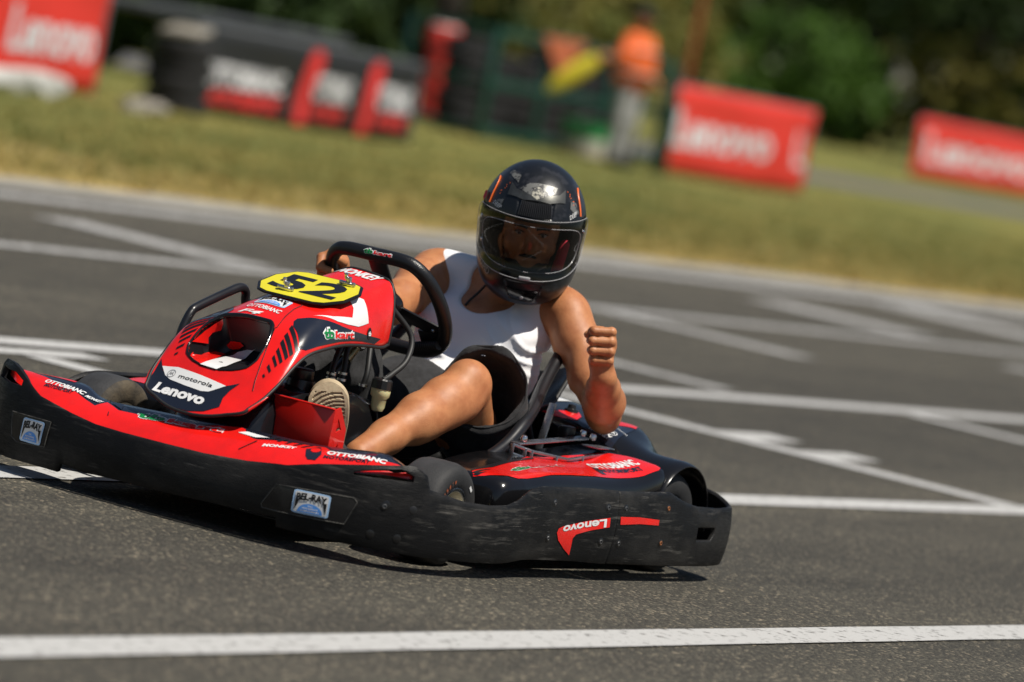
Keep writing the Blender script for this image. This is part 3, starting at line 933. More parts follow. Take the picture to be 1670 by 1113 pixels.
for a, b in ((0, .075), (.115, -.068)):
    lathe('bolt', [(0, .004), (.0045, .0035), (.006, .001), (.006, 0)], wp(a, b, -.003), -wn_, M['steel'], steer, 12)
for k in range(10):
    pass
grips = [wp(.09 + .006 * k, -.118 + .0 * k, .0) for k in range(2)]
tube('column', [WC - wn_ * .02, WC - wn_ * .42], .0115, M['black_tube'], kart, 14)
tube('column_sleeve', [WC - wn_ * .155, WC - wn_ * .225], .0155, M['brass'], kart, 16)
lathe('column_clamp', [(.012, .014), (.022, .013), (.023, 0), (.022, -.013), (.012, -.014)], WC - wn_ * .155, wn_, M['brass'], kart, 20)
for dy in (-.012, .012):
    lathe('bolt', [(0, .012), (.004, .011), (.005, .006), (.005, 0)], WC - wn_ * .150 + V((.018, dy, .012)), (1, 0, .6), M['steel'], kart, 12)
rib = [wp(.055 + .0035 * k, -.125 + .0012 * k, -.02) for k in range(24)]
tube('ribbed_boot', rib, [.011 + .0022 * (k % 2) for k in range(24)], M['hose'], kart, 12)

# ---- wheels
def kart_wheel(cx, cy, cz, r, w, side, yaw=0.0, dirty=False, label=None):
    ax = V((math.sin(yaw) * -side, math.cos(yaw) * side, 0)).normalized()
    c = V((cx, cy, cz)); h = w / 2
    rim = lathe('wheel', [(.018, h * .55), (.028, h * .62), (.032, h * .35), (.046, h * .30), (.056, h * .55), (.061, h * .98), (.0665, h * 1.0), (.0665, h * .93), (.0605, h * .82),
                          (.058, 0), (.0605, -h * .82), (.0665, -h * .93), (.0665, -h), (.061, -h * .98), (.055, -h * .4), (.03, -h * .35), (.018, -h * .4)], c, ax, M['rim'], kart, 36, label=label)
    pr = [(.064, h * .94), (.070, h * 1.02), (.082, h * 1.10), (r - .026, h * 1.10), (r - .012, h * 1.02), (r - .004, h * .86), (r - .001, h * .6), (r, 0),
          (r - .001, -h * .6), (r - .004, -h * .86), (r - .012, -h * 1.02), (r - .026, -h * 1.10), (.082, -h * 1.10), (.070, -h * 1.02), (.064, -h * .94)]
    if dirty:
        pr_s = M['tyre_dirty']
    lathe('tyre', pr, c, ax, M['tyre_dirty'] if dirty else M['tyre'], rim, 56, math.radians(60))
    tp = [(r - .0035, h * .84), (r + .0006, h * .58), (r + .0012, 0), (r + .0006, -h * .58), (r - .0035, -h * .84)]
    lathe('tread', tp, c, ax, M['tread'], rim, 56)
    lathe('bead_ring', [(.0645, h * .96), (.068, h * 1.04), (.071, h * 1.03), (.0655, h * .93)], c, ax, M['steel'], rim, 36)
    lathe('hub', [(0, h * .62), (.012, h * .62), (.014, h * .5), (.026, h * .45), (.026, h * .2), (.02, -h * .5)], c, ax, M['brass'], rim, 20)
    for k in range(3):
        a = k * 2.094 + .5
        ref = V((0, 0, 1)); s2 = ax.cross(ref)
        lathe('bolt', [(0, .010), (.006, .009), (.0065, 0)], c + (ref * math.cos(a) + s2 * math.sin(a)) * .036 + ax * h * .33, ax, M['steel'], rim, 8)
    return rim
YAW = math.radians(4)
wheel_fl = kart_wheel(.525, .4925, .127, .127, .112, 1, YAW, label='front left wheel with gold rim')
wheel_fr = kart_wheel(.525, -.4925, .127, .127, .112, -1, -YAW, True, label='dusty front right wheel')
kart_wheel(-.525, .515, .135, .135, .15, 1, label='rear left wheel under black fender')
kart_wheel(-.525, -.515, .135, .135, .15, -1)
# worn orange lettering and white mark on the front left tyre wall
axl = V((-math.sin(YAW), math.cos(YAW), 0))
cL = V((.525, .4925, .127)) + axl * .0623
M['orange_worn'] = mat('worn_orange_print', (0.30, 0.07, 0.02), .7, second=(.03, .03, .03), var_scale=160, lo=.45, hi=.55)
e1 = V((0, 0, 1)); e2 = V((math.cos(YAW), math.sin(YAW), 0))
for k in range(9):
    a = math.radians(18 + 9 * k)
    c = cL + (e1 * math.cos(a) + e2 * math.sin(a)) * .089
    q = [(-.004, -.005), (.004, -.005), (.004, .006), (-.003, .005)]
    lay('tyre_print', q, fan(q), (c, (e1 * math.sin(a) - e2 * math.cos(a)), (e1 * math.cos(a) + e2 * math.sin(a))), None, .0012, M['orange_worn'], wheel_fl, 0)
a = math.radians(-42); c = cL + (e1 * math.cos(a) + e2 * math.sin(a)) * .092
q = rrect(-.009, -.004, .009, .004, .002)
lay('tyre_print', q, fan(q), (c, (e1 * math.sin(a) - e2 * math.cos(a)), (e1 * math.cos(a) + e2 * math.sin(a))), None, .0014, M['white_vinyl'], wheel_fl, 0)

# ---- chassis
box('floor_tray', (.36, 0, .048), (.98, .62, .006), M['black_tube'], kart, .002)
for s in (-1, 1):
    tube('chassis_rail', crom([(.90, .0 * s, .085), (.88, .20 * s, .085), (.62, .30 * s, .07), (.1, .335 * s, .07), (-.3, .33 * s, .07), (-.70, .30 * s, .075)], 6), .015, M['black_tube'], kart, 10)
    tube('side_rail', crom([(.40, .33 * s, .09), (.36, .56 * s, .10), (.30, .62 * s, .11), (-.30, .64 * s, .11), (-.38, .58 * s, .10), (-.40, .33 * s, .09)], 6), .0125, M['black_tube'], kart, 10)
    tube('steering_arm', [(.50, .30 * s, .12), (.515, .44 * s, .127)], .012, M['steel'], kart, 10)
    tube('bumper_stay', crom([(.80, .25 * s, .085), (.90, .27 * s, .10), (.975, .24 * s, .12)], 5), .011, M['black_tube'], kart, 8)
tube('rear_axle', [(-.525, -.46, .135), (-.525, .46, .135)], .02, M['steel'], kart, 14)
box('engine', (-.50, -.27, .20), (.26, .22, .17), M['gloss_black'], kart, .02)

# ---- central console (moulded tank cover) with cap, hoses and reservoir
def prism_loft(name, secs, material, parent=kart, close_ends=True, auto=math.radians(35), nrm=None, **kw):
    """secs: list of closed loops (same count)."""
    n = len(secs[0]); vs_ = [p for s in secs for p in s]
    fs_ = grid_faces(len(secs), n, close_v=True)
    if close_ends:
        fs_.append(tuple(range(n))); fs_.append(tuple((len(secs) - 1) * n + k for k in reversed(range(n))))
    bm = bmesh.new(); bv = [bm.verts.new(v) for v in vs_]
    for f in fs_:
        try: bm.faces.new([bv[i] for i in f])
        except ValueError: pass
    bmesh.ops.remove_doubles(bm, verts=bm.verts, dist=1e-6)
    return from_bm(name, bm, material, parent, auto=auto, **kw)
def con(x, hw, top, fl=.05, ch=.028):
    return [V((x, -hw - .02, fl)), V((x, -hw - .006, top - ch * 1.6)), V((x, -hw + .006, top - .5 * ch)), V((x, -hw + ch, top)), V((x, 0, top + .006)), V((x, hw - ch, top)), V((x, hw - .006, top - .5 * ch)), V((x, hw + .006, top - ch * 1.6)), V((x, hw + .02, fl))]
prism_loft('console', [con(.82, .10, .20), con(.79, .11, .27), con(.72, .115, .325), (con(.60, .12, .345)), con(.48, .122, .350), con(.34, .122, .342), con(.24, .118, .325), con(.20, .11, .29), con(.18, .10, .08)], M['gloss_black'], auto=math.radians(50))
lathe('fuel_cap', [(0, .040), (.026, .040), (.030, .036), (.031, .012), (.028, .008), (.028, -.01)], (.56, .075, .352), (0, 0, 1), M['plastic'], kart, 24)
lathe('fuel_neck', [(.034, .0), (.034, .012), (.038, -.012)], (.56, .075, .352), (0, 0, 1), M['plastic'], kart, 24)
res = lathe('brake_reservoir', [(0, -.046), (.014, -.044), (.018, -.034), (.019, -.012), (.024, -.006), (.025, .006), (.025, .012), (0, .012)], (.262, .128, .350), (0, 0, 1), M['cream_plastic'], kart, 24, label='cream translucent brake fluid reservoir with black cap')
lathe('reservoir_cap', [(.0, .036), (.022, .036), (.026, .032), (.027, .010), (.0, .010)], (.262, .128, .352), (0, 0, 1), M['plastic'], res, 12, math.radians(20))
for p in ([(.39, .055, .35), (.385, .052, .39), (.36, .045, .44), (.30, .03, .50)], [(.35, .062, .35), (.345, .06, .40), (.33, .05, .45), (.26, .03, .51)],
          [(.27, .075, .345), (.265, .08, .39), (.24, .06, .45), (.21, .04, .50)], [(.262, .128, .384), (.23, .13, .400), (.17, .13, .44), (.14, .11, .50), (.19, .07, .56)]):
    tube('hose', crom(p, 6), .0075, M['hose'], kart, 10)
for p in ((.389, .054, .368), (.388, .053, .380), (.349, .061, .368), (.347, .060, .384), (.268, .077, .360)):
    lathe('hose_clamp', [(.009, .003), (.0125, .003), (.0125, -.003), (.009, -.003)], p, (0, 0, 1), M['steel'], kart, 14)
for p in ((.235, .03, .452), (.20, .06, .462)):
    lathe('bolt', [(0, .02), (.007, .019), (.010, .014), (.010, .004), (.006, 0), (.006, -.02)], p, (.7, .7, .1), M['steel'], kart, 10)
box('column_bracket', (.235, .03, .485), (.09, .07, .045), M['alu'], kart, .006)
box('column_bracket', (.30, -.01, .470), (.09, .06, .012), M['brass'], kart, .002)
tube('support_tube', crom([(.45, -.06, .33), (.36, -.04, .45), (.28, -.02, .54)], 5), .011, M['black_tube'], kart, 10)

# ---- pedals and red foot guard
guard = box('foot_guard', (.712, .196, .258), (.005, .175, .135), M['red_metal'], kart, .0012, label='red painted metal foot guard')
bar('guard_flange', (.716, .108, .327), (.716, .284, .327), .014, .004, M['red_metal'], guard)
sp = [(.0, -.068), (.0, .066), (.018, .078), (.034, .066), (.066, .020), (.070, -.068)]
G = (V((.714, .284, .258)), V((-1, 0, 0)), V((0, 0, 1)))
bm = bmesh.new()
def guard_side():
    # side cheek with two triangular windows
    out = [(0, -.068), (0, .066), (.024, .074), (.066, .022), (.072, -.068)]
    h1 = [(.022, .012), (.022, .048), (.044, .020)]
    h2 = [(.018, -.050), (.042, -.030), (.042, -.058)]
    h2 = [(.020, -.052), (.042, -.012), (.044, -.052)]
    tri = tessellate_polygon([[V((x, y, 0)) for x, y in L] for L in (out, h1, h2)])
    pts = out + h1 + h2
    v = [G[0] + G[1] * x + G[2] * y for x, y in pts]
    o = ob('guard_cheek', v, orient(v, [tuple(t) for t in tri], (0, 1, 0)), M['red_metal'], guard, smooth=False)
    shell(o, .004)
guard_side()
bar('guard_brace', (.70, .278, .20), (.62, .20, .20), .05, .004, M['red_metal'], guard)
box('guard_tab', (.655, .262, .300), (.03, .004, .04), M['red_metal'], guard, .001, Matrix.Rotation(.5, 3, 'Y'))
for s, x in ((1, .60), (-1, .60)):
    tube('pedal', crom([(x, .17 * s - .0, .06), (x + .03, .17 * s, .16), (x + .05, .17 * s, .27), (x + .05, .12 * s, .285)], 5), .009, M['steel'], kart, 8)

# ---- grab rail on the right of the nose
tube('grab_rail', crom([(.640, -.25, .34), (.632, -.25, .405), (.622, -.25, .435), (.606, -.25, .462), (.58, -.25, .478), (.44, -.25, .527), (.40, -.25, .536), (.378, -.25, .526), (.366, -.25, .495), (.345, -.23, .44), (.33, -.21, .38)], 6), .0115, M['black_tube'], kart, 12)
tube('rail_foot', crom([(.36, -.25, .500), (.335, -.22, .495), (.32, -.17, .505)], 5), .010, M['black_tube'], kart, 10)

# ---- seat and hoop
def seat_pt(u, v):
    # v: 0 front lip .. 1 top of back ; u: -1..1 across
    path = crom([(.02, 0, .175), (-.06, 0, .120), (-.18, 0, .075), (-.32, 0, .062), (-.44, 0, .095), (-.52, 0, .18), (-.565, 0, .30), (-.60, 0, .43)], 8)
    k = v * (len(path) - 1); i = min(int(k), len(path) - 2); p = path[i].lerp(path[i + 1], k - i)
    hw = .185 + .035 * math.sin(math.pi * min(1, v * 1.3))
    side = abs(u) ** 3
    rise = (.055 + .20 * math.sin(math.pi * max(0, min(1, (v - .12) / .75)))) * side
    lean = .10 * side * math.sin(math.pi * max(0, min(1, (v - .4) / .6)))
    return V((p.x + lean, u * hw * 1.06, p.z + rise))
sv2 = [seat_pt(u, v) for v in np.linspace(0, 1, 34) for u in np.linspace(-1, 1, 27)]
seat = ob('seat', sv2, orient(sv2, grid_faces(34, 27), (0.5, 0, .6)), M['seat'], kart, label='black bucket seat')
shell(seat, .006, .002, offset=0)
tube('seat_edge', [seat_pt(1, v) for v in np.linspace(0, 1, 34)] , .006, M['hose'], seat, 8)
hoop = crom([(.26, .335, .200), (.19, .350, .212), (.09, .362, .238), (.00, .364, .278), (-.085, .356, .333), (-.18, .322, .370), (-.27, .282, .408), (-.34, .256, .446), (-.40, .238, .484), (-.47, .222, .548), (-.55, .195, .59), (-.60, .12, .60), (-.61, 0, .60),
             (-.60, -.12, .60), (-.55, -.195, .59), (-.47, -.222, .548), (-.32, -.250, .402), (-.17, -.272, .276), (.01, -.286, .216), (.17, -.292, .195)], 6)
tube('seat_hoop', hoop, .0165, M['black_tube'], kart, 16, label='glossy black tube hoop round the seat')
tube('seat_stay', crom([(-.20, .285, .36), (-.28, .29, .25), (-.36, .30, .12)], 5), .010, M['black_tube'], kart, 10)
box('seat_bracket', (-.36, .262, .27), (.006, .022, .22), M['alu'], kart, .003, Matrix.Rotation(-.25, 3, 'Y'))

# ---- side pods
def pod_sec(x, yi, yo, zi, zo, fl=.07):
    return [V((x, yi, fl)), V((x, yi, zi - .012)), V((x, yi + .012, zi)), V((x, (yi * 2 + yo) / 3, zi * .55 + zo * .45 + .002)), V((x, (yi + yo * 2) / 3, zi * .25 + zo * .75 + .003)), V((x, yo - .035, zo + .002)), V((x, yo - .012, zo - .006)), V((x, yo - .001, zo - .022)), V((x, yo, zo - .05)), V((x, yo - .02, fl))]
def side_pod(sg):
    raw = [(.392, .44, .56, .15, .15), (.385, .40, .585, .205, .205), (.36, .37, .60, .224, .228), (.30, .355, .607, .232, .236), (.265, .35, .608, .238, .238), (.16, .345, .608, .252, .246), (.05, .345, .608, .262, .247), (-.08, .345, .608, .268, .245), (-.20, .345, .610, .272, .245),
           (-.30, .345, .612, .281, .254), (-.38, .35, .614, .290, .272), (-.43, .36, .610, .288, .278), (-.455, .38, .60, .25, .25)]
    secs = [pod_sec(*r) for r in raw]
    n = 5
    fine = []
    for i in range(len(secs) - 1):
        for k in range(n):
            t = k / n
            f = []
            for j in range(len(secs[0])):
                p1, p2 = secs[i][j], secs[i + 1][j]
                p0 = secs[i - 1][j] if i else p1 * 2 - p2
                p3 = secs[i + 2][j] if i + 2 < len(secs) else p2 * 2 - p1
                f.append(.5 * (2 * p1 + (p2 - p0) * t + (2 * p0 - 5 * p1 + 4 * p2 - p3) * t * t + (3 * p1 - p0 - 3 * p2 + p3) * t ** 3))
            fine.append(f)
    fine.append(secs[-1])
    if sg < 0: fine = [[V((p.x, -p.y, p.z)) for p in f] for f in fine]
    o = prism_loft('side_pod', fine, M['gloss_black'], auto=math.radians(60))
    me = o.data
    target('pod_l' if sg > 0 else 'pod_r', [v.co for v in me.vertices], [tuple(p.vertices) for p in me.polygons])
    return o
pod = side_pod(1); pod['label'] = 'left side pod with red sponsor panel on top'
pod_r = side_pod(-1)
# right pod carries the same red panel
poly('red_panel', [(.34, -.385, .23), (.35, -.58, .23), (.10, -.592, .246), (-.30, -.595, .25), (-.40, -.55, .262), (-.40, -.40, .27), (-.2, -.365, .27), (.1, -.365, .26)], 'pod_r', .0012, M['red'], pod_r, (0, 0, 1))

# ---- rear bodywork: deck over the axle, fenders at both ends
def rear_sec(y):
    a = abs(y)
    # raised deck profile (x, z)
    deck = [(-.455, .13), (-.452, .285), (-.462, .318), (-.50, .337), (-.58, .345), (-.66, .350), (-.70, .338), (-.715, .29), (-.718, .24)]
    ang = np.linspace(math.radians(20), math.radians(184), 9)
    fend = [(-.535 + .158 * math.cos(q), .130 + .170 * math.sin(q)) for q in ang]
    k = 0 if a < .36 else (1 if a > .52 else (a - .36) / .16)
    k = k * k * (3 - 2 * k)
    lift = 0.012 + 0.018 * math.cos(math.pi * min(1, a / .45)) if a < .45 else -.006
    out = []
    for d, f in zip(deck, fend):
        out.append((d[0] * (1 - k) + f[0] * k, d[1] * (1 - k) + f[1] * k + lift * (1 - k) * (1 if d[1] > .3 else 0)))
    if a > .585:
        q = (a - .585) / .035
        out = [(-.535 + (x + .535) * (1 - .05 * q * q), .13 + (z - .13) * (1 - .05 * q * q)) for x, z in out]
    return out
ys = np.concatenate([np.linspace(-.62, -.58, 5), np.linspace(-.55, .55, 45), np.linspace(.58, .62, 5)])
rv = []
for y in ys:
    P = crom([(x, y, z) for x, z in rear_sec(y)], 3)
    rv += P
rn = len(P)
rf = orient(rv, grid_faces(len(ys), rn), (0.1, 0, 1))
rear = ob('rear_cover', rv, rf, M['gloss_black'], kart, label='black rear body cover with fender over the rear left wheel')
shell(rear, .005, .0015)
target('rear', rv, rf)

# ---- chain guard bracket on the left pod
gd = bar('chain_guard', (.01, .395, .288), (-.345, .395, .312), .030, .006, M['alu'], kart, label='bright metal chain guard bracket')
pth = [(.02, .395, .285), (-.02, .43, .276), (-.15, .468, .266), (-.40, .445, .282)]
for a_, b_ in zip(pth[:-1], pth[1:]):
    bar('guard_plate', a_, b_, .006, .008, M['alu'], gd, bevel=.001)
    bar('guard_plate', V(a_) - V((0, 0, .022)), V(b_) - V((0, 0, .022)), .006, .007, M['alu'], gd, bevel=.001)
for k in range(10):
    t = k / 9 * 3; i = min(int(t), 2); q_ = V(pth[i]).lerp(V(pth[i + 1]), t - i)
    if k in (0, 2, 3, 5, 7, 9): bar('guard_post', q_ - V((0, 0, .026)), q_ + V((0, 0, .002)), .012, .005, M['alu'], gd, up=(1, 0, 0), bevel=.001)
bar('guard_plate', (-.30, .44, .298), (-.41, .43, .296), .05, .004, M['alu'], gd)
for p in ((-.33, .395, .316), (-.02, .40, .294), (-.36, .41, .310)):
    lathe('bolt', [(0, .018), (.006, .017), (.009, .012), (.009, .003), (.006, 0)], p, (0, .2, 1), M['steel'], gd, 12)
box('guard_block', (-.31, .36, .32), (.05, .03, .03), M['plastic'], gd, .006)
# ================================================================== PRINT AND SMALL FITTINGS ON THE KART
def tri_text(body, key, a, b, c, m, parent, off=.002, **kw):
    """lettering with baseline a->b and cap height given by point c above a."""
    a, b, c = V(a), V(b), V(c)
    un = (b - a).normalized(); up = (c - a) - un * (c - a).dot(un)
    return text('lettering', body, a, b, up, up.length, key, off, m, parent, **kw)
def kart_logo(key, a, b, c, parent, off=.0016, outline=True):
    """green 'tb' and red 'kart' with a white outline."""
    a, b, c = V(a), V(b), V(c); u = b - a; L = u.length; un = u / L
    up = (c - a) - un * (c - a).dot(un); H = up.length; up.normalize()
    e = .10 * H
    if outline:
        text('lettering', 'tb', a - un * e - up * e * 1.2, a + un * (.33 * L + e), up, H + 2.4 * e, key, off, M['white_vinyl'], parent, bold=.075)
        text('lettering', 'kart', a + un * (.35 * L - e) - up * (e - .05 * H), b + un * e, up, H * .72 + 2.2 * e, key, off, M['white_vinyl'], parent, bold=.075)
    text('lettering', 'tb', a, a + un * .32 * L, up, H, key, off + .0009, M['green_vinyl'], parent, bold=.035)
    text('lettering', 'kart', a + un * .355 * L + up * .05 * H, b, up, H * .72, key, off + .0009, M['red'], parent, bold=.035)
def oil_sticker(key, q, parent, nrm_off=.0012):
    """rounded blue and white sticker: q = top left, top right, bottom right, bottom left."""
    tl, tr, br, bl = [V(x) for x in q]
    o = bl; u = ((br - bl) + (tr - tl)) / 2; v = ((tl - bl) + (tr - br)) / 2
    f = (o, u, v)
    r1 = rrect(0, 0, 1, 1, .10); lay('sticker', r1, fan(r1), f, key, nrm_off, M['pale_blue_vinyl'], parent)
    r2 = rrect(.05, .06, .95, .94, .07); lay('sticker', r2, fan(r2), f, key, nrm_off + .0007, M['white_vinyl'], parent)
    d = [(.16, .02 + .06)] + circ(.5, .08, .34, .40, 14, 180, 0)[0:] + [(.84, .08)]
    lay('sticker', d, fan(d), f, key, nrm_off + .0013, M['blue_vinyl'], parent)
    for side in (0, 1):
        w = [(.08, .12), (.08, .62), (.18, .62), (.15, .40)]
        if side: w = [(1 - x, y) for x, y in reversed(w)]
        lay('sticker', w, fan(w), f, key, nrm_off + .0013, M['black_vinyl'], parent)
    vs2, fs2, _ = text_geo('BEL-RAY', .05)
    vs2 = [(.09 + .82 * x, .52 + .10 * math.sin(math.pi * x) + (.34 - .04 * math.sin(math.pi * x)) * y) for x, y in vs2]
    lay('lettering', vs2, fs2, f, key, nrm_off + .0019, M['black_vinyl'], parent, .008)
    for k, (wd, w_) in enumerate((('TOTAL', .14), ('PERFORMANCE', .42), ('LUBRICANTS', .50))):
        vs2, fs2, _ = text_geo(wd, .03)
        y0 = .34 - .105 * k
        lay('lettering', [(.5 - w_ / 2 + w_ * x, y0 + .07 * y) for x, y in vs2], fs2, f, key, nrm_off + .0021, M['white_vinyl'], parent, .01)

NO = nose_o; FRONTN = (.75, .25, .62)
poly('navy_panel', [(0.891, -0.150, 0.290), (0.873, -0.156, 0.304), (0.855, -0.157, 0.322), (0.827, -0.162, 0.353), (0.852, -0.134, 0.326), (0.858, -0.084, 0.327), (0.871, -0.007, 0.317), (0.860, 0.054, 0.329), (0.846, 0.086, 0.343), (0.864, 0.073, 0.322), (0.880, 0.068, 0.302), (0.897, 0.074, 0.281), (0.914, 0.043, 0.263), (0.921, 0.003, 0.255), (0.921, -0.039, 0.254), (0.914, -0.088, 0.263), (0.903, -0.128, 0.276)], 'nose', 0.0012, M['navy'], NO, (.80, 0, .60))
poly('white_panel', [(0.842, -0.145, 0.337), (0.844, -0.098, 0.344), (0.853, -0.024, 0.340), (0.859, 0.057, 0.330), (0.869, 0.039, 0.318), (0.877, 0.023, 0.308), (0.880, 0.002, 0.305), (0.876, -0.048, 0.308), (0.868, -0.098, 0.312), (0.859, -0.121, 0.319)], 'nose', 0.0019, M['white_vinyl'], NO, (.80, 0, .60))
tri_text('motorola', 'nose', (0.864, -0.080, 0.321), (0.870, 0.024, 0.318), (0.856, -0.085, 0.330), M['black_vinyl'], NO, .0028, bold=.012)
tri_text('Lenovo', 'nose', (0.899, -0.125, 0.279), (0.905, 0.028, 0.274), (0.875, -0.129, 0.300), M['white_vinyl'], NO, .0026, bold=.045)
def emblem_m(key, c, r, u, v, parent, off, m, ring=.86):
    c, u, v = V(c), V(u).normalized(), V(v); v = (v - u * v.dot(u)).normalized()
    o_ = circ(0, 0, r, r, 28); i_ = circ(0, 0, r * ring, r * ring, 28)
    lay('emblem', o_ + i_, [(k, (k + 1) % 28, 28 + (k + 1) % 28, 28 + k) for k in range(28)], (c, u, v), key, off, m, parent)
    w = [(-.62, -.42), (-.34, .46), (-.20, .46), (0, -.05), (.20, .46), (.34, .46), (.62, -.42), (.40, -.30), (.26, .10), (.10, -.30), (-.10, -.30), (-.26, .10), (-.40, -.30)]
    w = [(x * r, y * r) for x, y in w]
    lay('emblem', w, fan(w), (c, u, v), key, off, m, parent)

emblem_m('nose', (0.856, -0.105, 0.326), .0118, (0, 1, 0), (-.6, 0, .8), NO, .0028, M['grey_vinyl'])
poly('navy_panel', [(0.739, 0.164, 0.449), (0.706, 0.114, 0.497), (0.690, 0.103, 0.508), (0.677, 0.103, 0.515), (0.660, 0.122, 0.522), (0.639, 0.145, 0.525), (0.613, 0.157, 0.523), (0.570, 0.168, 0.515), (0.517, 0.172, 0.506), (0.454, 0.174, 0.499), (0.388, 0.172, 0.493), (0.417, 0.174, 0.479), (0.478, 0.175, 0.484), (0.523, 0.175, 0.483), (0.578, 0.174, 0.478), (0.621, 0.174, 0.471), (0.673, 0.174, 0.462), (0.721, 0.172, 0.449)], 'nose', 0.0012, M['navy'], NO, (.1, .8, .6))
poly('stripe', [(0.716, 0.110, 0.490), (0.703, 0.108, 0.499), (0.742, 0.165, 0.445), (0.750, 0.163, 0.439)], 'nose', 0.0012, M['black_vinyl'], NO, (.5, .7, .5))
poly('stripe', [(0.736, 0.113, 0.472), (0.726, 0.114, 0.481), (0.756, 0.161, 0.436), (0.764, 0.158, 0.428)], 'nose', 0.0012, M['black_vinyl'], NO, (.5, .7, .5))
poly('stripe', [(0.752, 0.116, 0.455), (0.743, 0.117, 0.465), (0.767, 0.156, 0.426), (0.775, 0.154, 0.418)], 'nose', 0.0012, M['black_vinyl'], NO, (.5, .7, .5))
poly('stripe', [(0.769, 0.120, 0.434), (0.761, 0.120, 0.444), (0.780, 0.151, 0.414), (0.786, 0.148, 0.407)], 'nose', 0.0012, M['black_vinyl'], NO, (.5, .7, .5))
poly('stripe', [(0.783, 0.121, 0.417), (0.776, 0.121, 0.425), (0.791, 0.145, 0.403), (0.796, 0.143, 0.397)], 'nose', 0.0012, M['black_vinyl'], NO, (.5, .7, .5))
poly('stripe', [(0.801, 0.123, 0.394), (0.795, 0.124, 0.402), (0.804, 0.139, 0.387), (0.809, 0.138, 0.381)], 'nose', 0.0012, M['black_vinyl'], NO, (.5, .7, .5))
poly('stripe', [(0.817, 0.125, 0.373), (0.813, 0.127, 0.378), (0.817, 0.134, 0.372), (0.821, 0.132, 0.367)], 'nose', 0.0012, M['black_vinyl'], NO, (.5, .7, .5))
poly('white_flash', [(0.471, 0.137, 0.586), (0.458, 0.144, 0.583), (0.457, 0.157, 0.564), (0.455, 0.169, 0.529), (0.479, 0.170, 0.523), (0.501, 0.170, 0.518), (0.549, 0.167, 0.521), (0.586, 0.161, 0.525), (0.646, 0.127, 0.529), (0.598, 0.152, 0.535), (0.525, 0.163, 0.538), (0.511, 0.152, 0.560), (0.509, 0.137, 0.575)], 'nose', 0.0012, M['white_vinyl'], NO, (.1, .7, .7))
kart_logo('nose', (0.648, 0.171, 0.481), (0.520, 0.174, 0.487), (0.642, 0.162, 0.504), NO, .0021)
c_ = circ(0, 0, .0095, .0150, 20); lay('emblem', c_, fan(c_), (V((0.449, 0.173, 0.504)), V((-1, 0, 0)), V((0, 0, 1))), 'nose', .0021, M['black_vinyl'], NO)
text('lettering', 'tb', V((0.449, 0.173, 0.504)) + V((.006, 0, -.006)), V((0.449, 0.173, 0.504)) + V((-.007, 0, -.006)), (0, 0, 1), .012, 'nose', .0029, M['white_vinyl'], NO, bold=.06)
tri_text('MONKEY', 'nose', (.352, -.022, .628), (.352, .104, .620), (.308, -.024, .640), M['white_vinyl'], NO, .0018, bold=.05, shear=.25)
oil_sticker('nose', [(0.619, -0.042, 0.546), (0.619, 0.048, 0.545), (0.659, 0.050, 0.527), (0.648, -0.051, 0.532)], NO)
tri_text('OTTOBIANC', 'nose', (0.672, -0.056, 0.520), (0.682, 0.050, 0.515), (0.656, -0.059, 0.528), M['white_vinyl'], NO, .0018, bold=.03)
tri_text('F4', 'nose', (0.701, -0.057, 0.504), (0.705, 0.012, 0.502), (0.685, -0.060, 0.513), M['white_vinyl'], NO, .0018, bold=.03, shear=.3)
tube('panel_seam', [V(q) + V((.0008, .0004, .0008)) for q in [(0.847, 0.126, 0.333), (0.832, 0.117, 0.355), (0.802, 0.105, 0.396), (0.769, 0.092, 0.437), (0.727, 0.077, 0.484)] + [(0.724, 0.080, 0.486), (0.683, 0.072, 0.514), (0.645, 0.068, 0.533), (0.619, 0.073, 0.545)]], .0011, M['black_vinyl'], NO, 6)
# the right flank mirrors the stripes and the navy panel
poly('navy_panel', [(x, -y, z) for x, y, z in reversed([(0.739, 0.164, 0.449), (0.706, 0.114, 0.497), (0.690, 0.103, 0.508), (0.677, 0.103, 0.515), (0.660, 0.122, 0.522), (0.639, 0.145, 0.525), (0.613, 0.157, 0.523), (0.570, 0.168, 0.515), (0.517, 0.172, 0.506), (0.454, 0.174, 0.499), (0.388, 0.172, 0.493), (0.417, 0.174, 0.479), (0.478, 0.175, 0.484), (0.523, 0.175, 0.483), (0.578, 0.174, 0.478), (0.621, 0.174, 0.471), (0.673, 0.174, 0.462), (0.721, 0.172, 0.449)])], 'nose', .0012, M['navy'], NO, (.1, -.8, .6))
poly('stripe', [(x, -y, z) for x, y, z in reversed([(0.716, 0.110, 0.490), (0.703, 0.108, 0.499), (0.742, 0.165, 0.445), (0.750, 0.163, 0.439)])], 'nose', .0012, M['black_vinyl'], NO, (.5, -.7, .5))
poly('stripe', [(x, -y, z) for x, y, z in reversed([(0.736, 0.113, 0.472), (0.726, 0.114, 0.481), (0.756, 0.161, 0.436), (0.764, 0.158, 0.428)])], 'nose', .0012, M['black_vinyl'], NO, (.5, -.7, .5))
poly('stripe', [(x, -y, z) for x, y, z in reversed([(0.752, 0.116, 0.455), (0.743, 0.117, 0.465), (0.767, 0.156, 0.426), (0.775, 0.154, 0.418)])], 'nose', .0012, M['black_vinyl'], NO, (.5, -.7, .5))
poly('stripe', [(x, -y, z) for x, y, z in reversed([(0.769, 0.120, 0.434), (0.761, 0.120, 0.444), (0.780, 0.151, 0.414), (0.786, 0.148, 0.407)])], 'nose', .0012, M['black_vinyl'], NO, (.5, -.7, .5))
